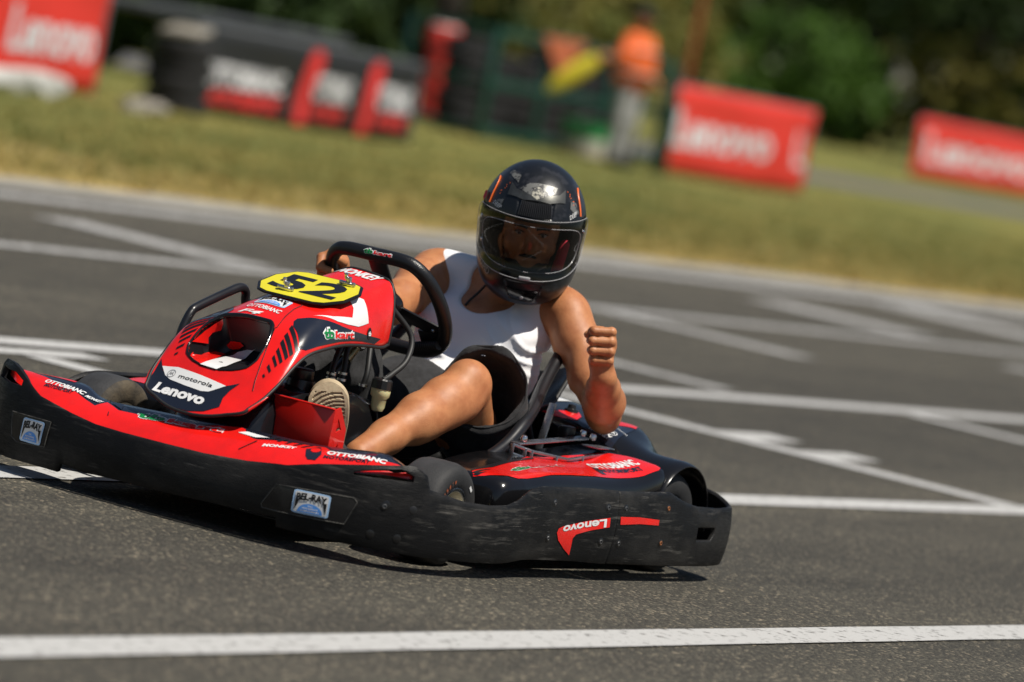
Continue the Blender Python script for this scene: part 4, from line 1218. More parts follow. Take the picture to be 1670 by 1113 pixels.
poly('stripe', [(x, -y, z) for x, y, z in reversed([(0.783, 0.121, 0.417), (0.776, 0.121, 0.425), (0.791, 0.145, 0.403), (0.796, 0.143, 0.397)])], 'nose', .0012, M['black_vinyl'], NO, (.5, -.7, .5))
poly('stripe', [(x, -y, z) for x, y, z in reversed([(0.801, 0.123, 0.394), (0.795, 0.124, 0.402), (0.804, 0.139, 0.387), (0.809, 0.138, 0.381)])], 'nose', .0012, M['black_vinyl'], NO, (.5, -.7, .5))
poly('stripe', [(x, -y, z) for x, y, z in reversed([(0.817, 0.125, 0.373), (0.813, 0.127, 0.378), (0.817, 0.134, 0.372), (0.821, 0.132, 0.367)])], 'nose', .0012, M['black_vinyl'], NO, (.5, -.7, .5))
poly('red_panel', [(0.788, -0.114, 0.408), (0.769, -0.112, 0.422), (0.750, -0.109, 0.438), (0.727, -0.098, 0.460), (0.716, -0.085, 0.476), (0.708, -0.085, 0.465), (0.704, -0.092, 0.446), (0.724, -0.102, 0.437), (0.732, -0.106, 0.423), (0.727, -0.106, 0.408)], 'scoop', 0.004, M['red'], NO, (.84, .47, .28))
poly('red_panel', [(0.812, -0.105, 0.383), (0.787, -0.105, 0.378), (0.770, -0.088, 0.377), (0.726, -0.104, 0.386), (0.699, -0.100, 0.391), (0.678, -0.094, 0.390), (0.672, -0.079, 0.385), (0.781, -0.041, 0.376), (0.834, -0.043, 0.362), (0.822, -0.077, 0.367), (0.810, -0.097, 0.372)], 'scoop', 0.004, M['red'], NO, (.84, .47, .28))
poly('red_spot', [(0.672, -0.089, 0.411), (0.665, -0.082, 0.422), (0.662, -0.069, 0.425), (0.664, -0.049, 0.427), (0.659, -0.042, 0.420), (0.651, -0.057, 0.410), (0.657, -0.072, 0.406), (0.662, -0.086, 0.405)], 'scoop', 0.0062, M['red'], NO, (.84, .47, .28))
poly('white_flash', [(0.834, -0.043, 0.362), (0.756, -0.043, 0.379), (0.668, -0.050, 0.397), (0.661, -0.004, 0.422), (0.667, -0.016, 0.399), (0.738, 0.003, 0.382), (0.815, 0.018, 0.369), (0.836, 0.007, 0.360), (0.836, -0.019, 0.361)], 'scoop', 0.005, M['white_vinyl'], NO, (.84, .47, .28))
# ---- front shelf
def shelf_patch(name, y0, y1, f0, f1, m, off, parent=None):
    cols = [i for i, q in enumerate(inner) if y0 <= q.y <= y1]
    vs_ = []
    NB = 7
    for i in cols:
        a_, b_ = f0(inner[i].y), f1(inner[i].y)
        for k in range(NB):
            t = (a_ + (b_ - a_) * k / (NB - 1)) * (NS - 1); j = min(int(t), NS - 2)
            pnt = sv[i * (NS + 2) + j].lerp(sv[i * (NS + 2) + j + 1], t - j)
            vs_.append(pnt + V((.25, 0, 1)).normalized() * off)
    return ob(name, vs_, orient(vs_, grid_faces(len(cols), NB), (0.3, 0, 1)), m, front_fairing)
_red_in = lambda y: float(np.interp(y, [-.62, -.55, -.50, -.42, -.36, -.29, -.262, -.255, -.20, -.14, -.05, .03, .08, .14, .17, .20, .24, .30, .36, .39, .45, .52, .58, .62],
                                    [.95, .95, .72, .56, .52, .50, .46, .80, .58, .60, .56, .62, .86, .98, .70, .62, .72, .80, .84, .62, .56, .50, .70, .95]))
shelf_patch('red_band', -.62, .62, lambda y: 0.0, _red_in, M['red'], .0012)
shelf_patch('red_streak', -.52, -.38, lambda y: .86, lambda y: .97, M['red'], .0012)
for k in range(7):
    yy = .205 + .022 * k
    poly('stripe', [(.898 - .10 * (yy - .2), yy, .232), (.896 - .10 * (yy - .2), yy + .008, .232), (.872 - .10 * (yy - .2), yy + .020, .240), (.874 - .10 * (yy - .2), yy + .012, .240)], 'shelf', .002, M['black_vinyl'], front_fairing, (.25, 0, 1))

tri_text('OTTOBIANC', 'shelf', (0.906, -0.435, 0.231), (0.903, -0.317, 0.224), (0.889, -0.443, 0.238), M['white_vinyl'], front_fairing, .0026, bold=.04)
tri_text('MOTORSPORT', 'shelf', (0.920, -0.423, 0.223), (0.917, -0.342, 0.222), (.908, -.430, .230), M['navy'], front_fairing, .0026, bold=.03)
tri_text('MONKEY', 'shelf', (0.905, -0.310, 0.222), (0.906, -0.257, 0.217), (0.893, -0.316, 0.228), M['white_vinyl'], front_fairing, .0026, bold=.04, shear=.2)
kart_logo('shelf', (0.926, -0.137, 0.208), (0.916, 0.106, 0.222), (0.902, -0.149, 0.220), front_fairing, .0024)
tri_text('MONKEY', 'shelf', (0.924, 0.231, 0.217), (0.902, 0.313, 0.229), (0.915, 0.227, 0.223), M['white_vinyl'], front_fairing, .0026, bold=.04, shear=.2)
tri_text('OTTOBIANC', 'shelf', (0.889, 0.389, 0.234), (0.853, 0.533, 0.241), (0.870, 0.381, 0.241), M['white_vinyl'], front_fairing, .0030, bold=.05)
tri_text('MOTORSPORT', 'shelf', (0.905, 0.393, 0.225), (0.873, 0.503, 0.236), (.893, .391, .232), M['navy'], front_fairing, .0026, bold=.03)
poly('emblem', [(0.888, 0.332, 0.234), (0.866, 0.360, 0.242), (0.895, 0.381, 0.231), (0.920, 0.383, 0.217), (0.925, 0.364, 0.215), (0.914, 0.350, 0.222)], 'shelf', 0.0024, M['navy'], front_fairing, (.25, 0, 1))
c_ = circ(0, 0, .012, .012, 18); lay('emblem', c_, fan(c_), (V((.884, .357, .235)), V((0, 1, 0)), V((-1, 0, .2))), 'shelf', .0032, M['red'], front_fairing)
poly('white_flash', [(0.898, 0.141, 0.232), (0.885, 0.159, 0.238), (0.887, 0.225, 0.237), (0.900, 0.193, 0.231)], 'shelf', 0.0026, M['white_vinyl'], front_fairing, (.25, 0, 1))
tube('panel_seam', [V((0.876, -0.251, 0.224)).lerp(V((0.943, -0.206, 0.195)), k / 5) + V((0, 0, .004)) for k in range(6)], .0012, M['black_vinyl'], front_fairing, 6)
tube('panel_seam', [V((0.913, 0.208, 0.224)).lerp(V((0.947, 0.183, 0.197)), k / 5) + V((0, 0, .004)) for k in range(6)], .0012, M['black_vinyl'], front_fairing, 6)
poly('navy_flash', [(0.885, -0.243, 0.222), (0.911, -0.191, 0.214), (0.876, -0.210, 0.225), (0.872, -0.150, 0.229)], 'shelf', 0.0024, M['navy'], front_fairing, (.25, 0, 1))
# ---- bumper stickers, recesses and bolts
oil_sticker('bumper', [(0.980, -0.416, 0.146), (0.990, -0.346, 0.147), (0.990, -0.348, 0.089), (0.977, -0.420, 0.089)], front_bumper, .0040)
oil_sticker('bumper', [(0.980, 0.380, 0.149), (0.951, 0.466, 0.150), (0.949, 0.466, 0.096), (0.979, 0.381, 0.094)], front_bumper, .0040)
rc_ = [(0.990, 0.334, 0.148), (0.930, 0.513, 0.157), (0.925, 0.522, 0.148), (0.932, 0.502, 0.091), (0.989, 0.306, 0.086), (0.991, 0.303, 0.095)]
poly('recess_panel', rc_, 'bumper', .0022, M['sticker_clear'], front_bumper, (rc_[0][0], rc_[0][1], 0))
_e = []
for a_, b_ in zip(rc_, rc_[1:] + rc_[:1]):
    for k in range(8):
        w_ = V(a_).lerp(V(b_), k / 8); h_ = TG['bumper'].find_nearest(w_); _e.append(h_[0] + V((h_[0].x, h_[0].y, 0)).normalized() * .0022)
tube('recess_edge', _e, .0013, M['recess_edge'], front_bumper, 6, closed=True)
rc_ = [(.964, -.466, .151), (.990, -.330, .152), (.990, -.335, .090), (.973, -.431, .082), (.9665, -.453, .091)]
poly('recess_panel', rc_, 'bumper', .0022, M['sticker_clear'], front_bumper, (rc_[0][0], rc_[0][1], 0))
_e = []
for a_, b_ in zip(rc_, rc_[1:] + rc_[:1]):
    for k in range(8):
        w_ = V(a_).lerp(V(b_), k / 8); h_ = TG['bumper'].find_nearest(w_); _e.append(h_[0] + V((h_[0].x, h_[0].y, 0)).normalized() * .0022)
tube('recess_edge', _e, .0013, M['recess_edge'], front_bumper, 6, closed=True)
poly('red_flash', [(0.017, 0.709, 0.167), (0.014, 0.710, 0.143), (0.079, 0.699, 0.133), (0.147, 0.692, 0.119), (0.158, 0.691, 0.109), (0.149, 0.686, 0.065), (0.185, 0.687, 0.081), (0.225, 0.689, 0.103), (0.241, 0.690, 0.122), (0.237, 0.690, 0.133), (0.219, 0.691, 0.138), (0.117, 0.694, 0.153)], 'bumper', 0.0016, M['red'], front_bumper, (0, 1, 0))
poly('red_flash', [(-0.028, 0.713, 0.171), (-0.121, 0.717, 0.172), (-0.225, 0.719, 0.167), (-0.225, 0.720, 0.153), (-0.126, 0.718, 0.155), (-0.032, 0.714, 0.151)], 'bumper', 0.0016, M['red'], rear_bumper_l, (0, 1, 0))
text('lettering', 'Lenovo', (0.032, 0.707, 0.164), (0.218, 0.691, 0.140), (0, 0, -1), .0215, 'bumper', .0026, M['white_vinyl'], front_bumper, bold=.03)
for k, q in enumerate([(0.884, 0.577, 0.155), (0.834, 0.623, 0.153), (0.896, 0.556, 0.080), (0.851, 0.604, 0.080), (0.275, 0.687, 0.196), (0.278, 0.689, 0.107), (0.030, 0.705, 0.191), (0.035, 0.705, 0.104), (-0.050, 0.712, 0.192), (-0.045, 0.713, 0.102), (-0.266, 0.717, 0.197), (-0.258, 0.719, 0.107), (0.886, 0.574, 0.151)]):
    h_ = TG['bumper'].find_nearest(V(q)); nn = h_[1]
    if nn.dot(V((q[0], q[1], 0))) < 0: nn = -nn
    par = rear_bumper_l if q[0] < -.02 else front_bumper
    rust = k in (10, 11)
    w_ = lathe('bolt_washer', [(.0, .0012), (.0085, .0012), (.0105, .0004), (.0105, -.001)], h_[0], nn, M['plastic'], par, 18)
    if k >= 4:
        lathe('bolt', [(0, .0016), (.0030, .0016), (.0035, .0034), (.0058, .0030), (.0064, .0020), (.0064, 0)], h_[0], nn, M['rust' if rust else 'bolt_steel'], par, 14)
    else:
        lathe('bolt_hole', [(0, .0014), (.0032, .0014)], h_[0], nn, M['black_vinyl'], par, 10)
# ---- left pod, rear cover and wheel print
poly('red_panel', [(0.379, 0.506, 0.218), (0.370, 0.531, 0.226), (0.347, 0.555, 0.233), (0.301, 0.587, 0.233), (0.262, 0.590, 0.234), (0.202, 0.590, 0.239), (0.134, 0.584, 0.245), (0.029, 0.580, 0.246), (-0.102, 0.577, 0.245), (-0.244, 0.587, 0.246), (-0.331, 0.596, 0.256), (-0.402, 0.597, 0.272), (-0.430, 0.587, 0.276), (-0.425, 0.557, 0.282), (-0.422, 0.507, 0.286), (-0.385, 0.446, 0.284), (-0.327, 0.427, 0.276), (-0.221, 0.415, 0.266), (-0.088, 0.428, 0.260), (-0.026, 0.420, 0.260), (0.105, 0.459, 0.254), (0.251, 0.475, 0.242), (0.358, 0.485, 0.229)], 'pod_l', 0.0012, M['red'], pod, (0, .1, 1))
kart_logo('pod_l', (0.253, 0.547, 0.242), (-0.061, 0.512, 0.254), (0.207, 0.523, 0.247), pod, .0022)
tri_text('OTTOBIANC', 'pod_l', (-0.201, 0.520, 0.255), (-0.381, 0.555, 0.277), (-.222, .485, .258), M['white_vinyl'], pod, .0022, bold=.04)
tri_text('MOTORSPORT', 'pod_l', (-0.197, 0.548, 0.251), (-0.355, 0.582, 0.267), (-.212, .528, .253), M['navy'], pod, .0022, bold=.04)
poly('navy_flash', [(-0.189, 0.517, 0.255), (-0.211, 0.523, 0.255), (-0.185, 0.566, 0.248), (-0.167, 0.564, 0.248)], 'pod_l', 0.0022, M['navy'], pod, (0, .1, 1))
poly('stripe', [(0.353, 0.479, 0.231), (0.275, 0.473, 0.239), (-0.024, 0.435, 0.259), (-0.008, 0.448, 0.258), (0.267, 0.492, 0.240), (0.361, 0.490, 0.229)], 'pod_l', 0.0022, M['black_vinyl'], pod, (0, .1, 1))
poly('stripe', [(0.369, 0.495, 0.226), (0.304, 0.503, 0.237), (0.297, 0.506, 0.238), (0.370, 0.509, 0.225)], 'pod_l', 0.0022, M['black_vinyl'], pod, (0, .1, 1))
poly('stripe', [(0.376, 0.502, 0.221), (0.350, 0.516, 0.232), (0.341, 0.522, 0.234), (0.374, 0.516, 0.223)], 'pod_l', 0.0022, M['black_vinyl'], pod, (0, .1, 1))
poly('red_flash', [(-0.468, 0.187, 0.341), (-0.514, 0.221, 0.352), (-0.566, 0.243, 0.354), (-0.530, 0.274, 0.347), (-0.488, 0.285, 0.338), (-0.474, 0.250, 0.337), (-0.468, 0.217, 0.337)], 'rear', 0.0012, M['red'], rear, (0, .1, 1))
poly('red_flash', [(-0.636, 0.326, 0.350), (-0.673, 0.369, 0.344), (-0.635, 0.384, 0.341), (-0.579, 0.351, 0.343)], 'rear', 0.0012, M['red'], rear, (0, .1, 1))
poly('navy_panel', [(-0.505, 0.286, 0.342), (-0.477, 0.294, 0.333), (-0.459, 0.349, 0.314), (-0.449, 0.424, 0.291), (-0.630, 0.386, 0.340), (-0.574, 0.355, 0.342), (-0.531, 0.314, 0.343)], 'rear', 0.0012, M['navy'], rear, (.4, .2, 1))
emblem_m('rear', (-0.497, 0.390, 0.328), .0150, (-.35, .9, 0), (-.9, -.3, .2), rear, .0022, M['white_vinyl'])
text('lettering', 'motorola', (-.545, .375, .336), (-.530, .415, .332), (-.9, 0, .2), .009, 'rear', .0022, M['white_vinyl'], rear)
tri_text('MONKEY', 'rear', (-0.472, 0.333, 0.326), (-0.465, 0.400, 0.310), (-.489, .331, .332), M['white_vinyl'], rear, .0022, bold=.05)
poly('white_panel', [(-0.637, 0.102, 0.375), (-0.659, 0.168, 0.369), (-0.592, 0.157, 0.366), (-0.583, 0.137, 0.368)], 'rear', 0.0012, M['white_vinyl'], rear, (0, 0, 1))
poly('white_spot', [(-0.507, 0.163, 0.358), (-0.521, 0.190, 0.357), (-0.494, 0.189, 0.352), (-0.486, 0.177, 0.351)], 'rear', 0.0012, M['white_vinyl'], rear, (0, 0, 1))
lathe('cover_catch', [(0, .022), (.010, .020), (.012, .010), (.018, .008), (.020, 0)], (-.545, .232, .352), (0, 0, 1), M['plastic'], rear, 16)
kart_logo('steer', (0.204, -0.037, 0.681), (0.204, 0.047, 0.684), (0.201, -0.037, 0.693), steer, .0010)
# ================================================================== DRIVER
M['skin'] = mat('tanned_skin', (0.46, 0.195, 0.083), 0.48, second=(0.375, 0.142, 0.058), var_scale=22, bump=0.22, bump_scale=330, sss=0.06, spec=0.36, rough_var=.04)
M['shirt'] = mat('white_cotton', (0.78, 0.78, 0.80), 0.9, bump=0.12, bump_scale=500, sheen=0.2)
M['denim'] = mat('black_denim', (0.010, 0.010, 0.011), 0.92, second=(0.021, 0.021, 0.023), var_scale=60, bump=0.5, bump_scale=420, sheen=0.04)
M['stitch'] = mat('tan_stitching', (0.16, 0.14, 0.10), 0.8)
M['sole'] = mat('cream_rubber_sole', (0.50, 0.40, 0.26), 0.75, second=(0.36, 0.28, 0.18), var_scale=30, bump=.2, bump_scale=150)
M['shoe'] = mat('dark_shoe_canvas', (0.02, 0.02, 0.022), 0.85)
M['hair'] = mat('dark_beard', (0.012, 0.008, 0.006), 0.7, bump=.6, bump_scale=400)
M['eye'] = mat('eye_white', (0.38, 0.34, 0.31), 0.3)
M['iris'] = mat('dark_iris', (0.02, 0.012, 0.008), 0.15)
M['lip'] = mat('lips', (0.33, 0.10, 0.075), 0.4)

driver = empty('person', (-.28, 0.0, .06), 'driver in white tank top, black shorts and black helmet raising a clenched fist', 'person')
def drv(o):                                   # parts are modelled in world space; keep them there under the empty
    o.parent = driver
    o.matrix_parent_inverse = Matrix.Translation(-driver.location)
    return o
def dnp(name, v, F, m, **kw):
    return drv(np_ob(name, v, F, m, None, **kw))

# helmet / head frame
hp_, hy_ = math.radians(-13), math.radians(31)
HF = V((math.cos(hy_) * math.cos(hp_), math.sin(hy_) * math.cos(hp_), math.sin(hp_)))
HL = V((-math.sin(hy_), math.cos(hy_), 0))
HR = math.radians(2.5)
HUp = HF.cross(HL)
HL, HUp = HL * math.cos(HR) + HUp * math.sin(HR), HUp * math.cos(HR) - HL * math.sin(HR)
HC = V((-.375, .099, .808))
def hw(x, y, z): return HC + HF * x + HL * y + HUp * z
HROT = np.array([[HF[i], HL[i], HUp[i]] for i in range(3)])
def hpt(x, y, z): return np.array(hw(x, y, z))

SHL, SHR = np.array((-.455, .210, .606)), np.array((-.452, -.210, .630))
ELL, WRL = np.array((-.430, .385, .388)), np.array((-.258, .460, .484))
ELR, WRR = np.array((-.190, -.165, .535)), np.array((.066, -.186, .592))
HIPL, HIPR = np.array((-.26, .10, .17)), np.array((-.26, -.10, .17))
KNL, ANL = np.array((.045, .248, .406)), np.array((.432, .204, .205))
KNR, ANR = np.array((.09, -.135, .405)), np.array((.45, -.17, .20))

def torso(F, g=0.0):
    F.ell((-.275, .0, .17), (.130 + g, .165 + g, .12 + g), .05)
    F.ell((-.315, .0, .29), (.118 + g, .150 + g, .14 + g), .06)
    F.ell((-.258, .0, .30), (.085 + g, .120 + g, .11 + g), .06)
    F.ell((-.400, .0, .44), (.125 + g, .170 + g, .15 + g), .06)
    F.ell((-.452, .0, .55), (.098 + g, .178 + g, .085 + g), .05)
    F.ell((-.348, -.078, .515), (.048 + g, .080 + g, .055 + g), .05)
    F.ell((-.348, .078, .510), (.048 + g, .080 + g, .055 + g), .05)
    F.cone((-.455, .03, .640), SHL + (-.005, -.03, .025), .048 + g, .046 + g, .04)
    F.cone((-.455, .00, .645), SHR + (-.005, .03, .020), .048 + g, .046 + g, .04)

def limb(F, pts, k=.02):
    for (a, ra), (b, rb) in zip(pts[:-1], pts[1:]):
        F.cone(a, b, ra, rb, k)

B = Field((-.62, -.34, .05), (.62, .56, .98), .0040)
torso(B)
# neck and head
B.cone((-.450, .02, .62), hpt(-.02, 0, -.09), .062, .057, .03)
B.ell(hpt(0, 0, .005), (.092, .073, .110), .02, rot=HROT)
B.ell(hpt(.035, 0, -.075), (.058, .052, .050), .03, rot=HROT)
B.cone(hpt(.088, 0, .012), hpt(.106, 0, -.028), .008, .014, .012)
B.ell(hpt(.095, .010, -.034), (.010, .008, .007), .006, rot=HROT); B.ell(hpt(.095, -.010, -.034), (.010, .008, .007), .006, rot=HROT)
B.cone(hpt(.080, .045, .030), hpt(.088, 0, .027), .009, .011, .012); B.cone(hpt(.080, -.045, .030), hpt(.088, 0, .027), .009, .011, .012)
B.ell(hpt(.058, .045, -.028), (.028, .024, .026), .02, rot=HROT); B.ell(hpt(.058, -.045, -.028), (.028, .024, .026), .02, rot=HROT)
B.ell(hpt(.090, .031, .010), (.012, .015, .0065), .004, 'sub', rot=HROT); B.ell(hpt(.090, -.031, .010), (.012, .015, .0065), .006, 'sub', rot=HROT)
B.ell(hpt(.084, 0, -.060), (.012, .026, .0045), .006, rot=HROT); B.ell(hpt(.082, 0, -.074), (.013, .022, .006), .006, rot=HROT)
B.ell(hpt(.076, 0, -.100), (.022, .026, .018), .012, rot=HROT)
# left arm: shoulder, upper arm, forearm towards camera
d = ELL - SHL
limb(B, [(SHL, .064), (SHL + d * .30, .057), (SHL + d * .75, .046), (ELL, .044)], .025)
B.ell(SHL + (.01, .030, -.040), (.058, .044, .075), .018)
B.ell(SHL + d * .55 + np.array((.026, -.006, 0)), (.034, .030, .068), .016)
f = WRL - ELL
limb(B, [(ELL, .046), (ELL + f * .28 + (.0, .004, -.006), .053), (ELL + f * .65, .041), (ELL + f * .9, .031), (WRL, .030)], .02)
B.cone(ELL + f * .15 + np.array((.0, .022, .016)), ELL + f * .6 + np.array((0, .010, .008)), .030, .024, .02)
B.cone(ELL + f * .5 + np.array((.012, .0, .016)), WRL + np.array((.006, 0, .010)), .010, .008, .02)
B.ell(ELL + (-.012, .006, -.028), (.034, .034, .034), .03)
# right arm to the wheel
d = ELR - SHR
limb(B, [(SHR, .066), (SHR + d * .35, .060), (SHR + d * .8, .048), (ELR, .044)], .03)
f = WRR - ELR
limb(B, [(ELR, .045), (ELR + f * .3, .048), (WRR, .031)], .025)
# legs
for HI, KN, AN, kd in ((HIPL, KNL, ANL, 1), (HIPR, KNR, ANR, -1)):
    d = KN - HI
    limb(B, [(HI, .090), (HI + d * .5, .076), (KN, .056)], .03)
    B.ell(KN + np.array((.022, .004 * kd, .020)), (.044, .042, .042), .03)
    B.ell(KN + np.array((.048, .000, -.012)), (.034, .034, .034), .025)
    d = AN - KN
    limb(B, [(KN, .052), (KN + d * .22, .056), (KN + d * .45, .054), (KN + d * .75, .042), (AN, .037)], .025)
    B.cone(KN + d * .12 + np.array((-.014, .012 * kd, -.022)), KN + d * .52 + np.array((-.006, .008 * kd, -.012)), .050, .045, .03)
# ---- hands
def fist(F, c, u, v, w, wrist, s=1.0, thumb=True):
    """u: knuckle -> first finger joint, v: little -> index finger, w: outward from the palm's back side row."""
    c, u, v, w = [np.array(q, float) for q in (c, u, v, w)]
    for i in range(4):
        L = (1.0, 1.06, 1.0, .86)[i]
        m = c + v * (.0355 - .0237 * i) * s - u * .030 * s - w * .004 * s * (1 if i in (0, 3) else 0)
        p = m + u * .043 * L * s + w * (.010 - .002 * i) * s
        q = p - w * .030 * s * L + u * .004 * s - v * .002
        t = q - u * .024 * s
        r = (.0110, .0112, .0107, .0098)[i] * s
        k = .0015
        F.cone(m, p, r * 1.05, r * 1.0, k); F.ell(m, (r * 1.16,) * 3, k); F.ell(p, (r * 1.08,) * 3, k)
        F.cone(p, q, r * .98, r * .9, k); F.cone(q, t, r * .9, r * .8, k)
        F.cone(m - w * .010 * s, wrist + (c - wrist) * .25 + v * (.012 - .008 * i) * s, r * 1.10, .018 * s, .005)
    F.ell(c - u * .018 * s - w * .028 * s, (.028 * s, .028 * s, .034 * s), .012)
    if thumb:
        a = wrist + (c - wrist) * .35 + u * .012 * s - w * .012 * s
        b = c + v * .030 * s - u * .006 * s - w * .022 * s
        e = c + v * .034 * s + u * .010 * s - w * .024 * s
        g = c + v * .024 * s + u * .028 * s - w * .014 * s
        F.cone(a, b, .018 * s, .0145 * s, .012); F.cone(b, e, .0135 * s, .012 * s, .006); F.cone(e, g, .0105 * s, .009 * s, .003)
fu, fv, fw = np.array((.49, -.85, -.12)), np.array((.08, -.10, .99)), np.array((.86, .49, -.02))
fu /= np.linalg.norm(fu); fv = fv - fu * (fv @ fu); fv /= np.linalg.norm(fv); fw = np.cross(fu, fv); fw = fw if fw[0] > 0 else -fw
FC = np.array((-.212, .452, .562))
fist(B, FC, fu, fv, fw, WRL, 1.06)
B.cone(WRL, FC - fu * .014 - fw * .034 - fv * .020, .031, .024, .012)
# right hand round the rim
rc = np.array(wp(-.157, .062)); ra = np.array(wp(-.152, .09)) - np.array(wp(-.160, .035)); ra /= np.linalg.norm(ra)
rw = np.array(wn_); ru = np.cross(ra, rw)                   # ru: outward/inward across the rim
if ru[1] > 0: ru = -ru                                      # outward = -Y
for i in range(4):
    o = rc + ra * (.034 - .0225 * i)
    r = .0112
    k0 = o + ru * .012 + rw * .030
    k1 = o + ru * .034 + rw * .004
    k2 = o + ru * .018 - rw * .028
    k3 = o - ru * .012 - rw * .029
    B.cone(k0, k1, r * 1.1, r * 1.05, .005); B.cone(k1, k2, r * 1.05, r, .005); B.cone(k2, k3, r, r * .88, .005)
    B.cone(k0, WRR * .6 + (rc + rw * .03) * .4, r * 1.2, .020, .014)
B.cone(WRR, rc + rw * .036 + ru * .004, .031, .026, .02)
t0 = rc + rw * .034 - ra * .01
B.cone(t0, rc + ra * .030 - ru * .024 + rw * .016, .016, .012, .01); B.cone(rc + ra * .030 - ru * .024 + rw * .016, rc + ra * .055 - ru * .020 + rw * .0, .012, .010, .005)
bv_, bf_ = B.mesh(1, keep=(FC, .062))
body = dnp('body', bv_, bf_, M['skin'])
del B
# eyes, beard, lips
for s in (-1, 1):
    e = drv(lathe('eye', [(.0, .0115), (.006, .0098), (.010, .0058), (.0115, 0), (.008, -.008), (0, -.0115)], hw(.0715, .031 * s, .009), HF, M['eye'], None, 16))
    i_ = lathe('iris', [(0, .0008), (.0040, .0006), (.0046, -.001)], hw(.0826, .031 * s, .0075), HF, M['iris'], None, 14)
    drv(i_); i_.parent = e; i_.matrix_parent_inverse = e.matrix_world.inverted() if False else Matrix.Identity(4)
Fd = Field(hpt(0, 0, 0) - .16, hpt(0, 0, 0) + .16, .004)
Fd.ell(hpt(.038, 0, -.082), (.0605, .056, .046), .02, rot=HROT); Fd.ell(hpt(.077, 0, -.103), (.0235, .028, .019), .01, rot=HROT)
Fd.cone(hpt(.092, .022, -.050), hpt(.097, 0, -.046), .004, .005, .005); Fd.cone(hpt(.092, -.022, -.050), hpt(.097, 0, -.046), .004, .005, .005)
Fd.ell(hpt(.088, 0, -.0672), (.012, .024, .004), .003, 'sub', rot=HROT)
Fd.ell(hpt(.10, 0, -.068), (.03, .020, .012), .004, 'sub', rot=HROT)
v_, f_ = Fd.mesh(1)
dnp('beard', v_, f_, M['hair'])
for sg in (-1, 1):
    drv(tube('eyebrow', crom([hw(.0985, .012 * sg, .0265), hw(.0975, .028 * sg, .0315), hw(.0885, .046 * sg, .028)], 5), [.003] * 3 + [.0036] * 5 + [.0022] * 3, M['hair'], None, 8, flat=.7))
    drv(tube('eyelash', crom([hw(.0850, .018 * sg, .0115), hw(.0862, .031 * sg, .0150), hw(.0810, .044 * sg, .0115)], 5), .0014, M['hair'], None, 6))

# ---- tank top
T = Field((-.62, -.32, .10), (-.12, .34, .74), .0044)
torso(T, .0065)
for c, r, k in (((-.42, .290, .615), (.16, .125, .155), 0), ((-.42, -.300, .640), (.16, .118, .155), 0), ((-.345, .018, .668), (.125, .100, .108), 0), ((-.46, .026, .70), (.09, .078, .06), 0)):
    T.ell(c, r, .004, 'sub')
sl, X, Y, Z = T._box((-1, -1, -1), (1, 1, 1))
wr = .0062 * np.sin(46 * Z + 18 * Y + 3 * np.sin(11 * Y + 8 * Z)) * np.clip((.47 - Z) / .10, 0, 1) + .0035 * np.sin(52 * (Z + .8 * Y) + 1) * np.clip((Y - .08) / .06, 0, 1)
for j in range(5):
    wr = wr - (.0030 + .0012 * (j % 3)) * np.exp(-(((Z - .430 - .031 * j - .006 * (j % 2)) + (.45 + .16 * j) * (Y - .13) + .008 * np.sin(34 * Y + 2 * j)) / (.006 + .002 * (j % 2))) ** 2) * np.clip((Y - .06) / .05, 0, 1)
for j in range(5):
    wr = wr - .0060 * np.exp(-(((Z - .34 - .030 * j) - (.35 - .1 * j) * (Y + .08) + .012 * np.sin(30 * Y + 2 * j)) / .007) ** 2) * np.clip((-Y + .02) / .05, 0, 1)
T.d = (T.d + np.where(np.abs(T.d) < .03, wr, 0)).astype(np.float32)
v_, f_ = T.mesh(1)
shirt = dnp('tank_top', v_, f_, M['shirt'], label='white sleeveless tank top')
target('shirt', v_, f_)

# ---- shorts
S = Field((-.50, -.34, .03), (.32, .44, .60), .0044)
HEM = np.array((-.034, .252, .405)); hn = np.array((.83, .47, .30)); hn /= np.linalg.norm(hn)
S.ell((-.275, 0, .165), (.155, .198, .125), .03)
S.cone(HIPL, HEM - hn * .02 - np.array((0, 0, .040)), .118, .088, .04)
S.cone(HIPL + (.0, .01, .01), HEM - hn * .03, .120, .100, .05)
S.cone(HEM - hn * .15 - np.array((0, 0, .02)), HEM + hn * .03, .106, .110, .03)
S.cone(HIPR, KNR + (.05, 0, -.01), .118, .084, .05)
S.ell(KNR + (-.02, 0, .0), (.14, .095, .085), .04)
S.ell((-.17, -.03, .25), (.14, .17, .12), .05)
S.ell((-.185, -.045, .295), (.155, .150, .125), .05)
S.cone(KNR, KNR + (ANR - KNR) * .42, .082, .078, .03)
S.cone(HIPL + (.05, .03, .04), HEM - hn * .04, .085, .092, 0.01, 'sub')
S.cone(HEM - hn * .09 - np.array((0, 0, .01)), HEM + hn * .09, .090, .106, 0.006, 'sub')
sl, X, Y, Z = S._box((-2, -2, -2), (2, 2, 2))
pl = (X - HEM[0]) * hn[0] + (Y - HEM[1]) * hn[1] + (Z - HEM[2]) * hn[2]
near = (Y > .08)
wob = .006 * np.sin(38 * Z + 20 * X) + .004 * np.sin(50 * (Y - X))
S.d = np.where(near, np.maximum(S.d, pl + wob * .6), S.d).astype(np.float32)
wr = .0060 * np.sin(34 * X + 26 * Z + 2.5 * np.sin(17 * Z + 9 * Y)) + .0035 * np.sin(60 * (Z - .5 * Y) + 2 * np.sin(22 * X))
lf = np.clip((pl + .16) / .16, 0, 1) * near
ang = np.arctan2(Z - HEM[2], (Y - HEM[1]) * .87 - (X - HEM[0]) * .49)
wr = wr * (1 - .6 * lf) + lf * (.0060 * np.sin(3 * ang + .6) + .0035 * np.sin(7 * ang + 1.9))
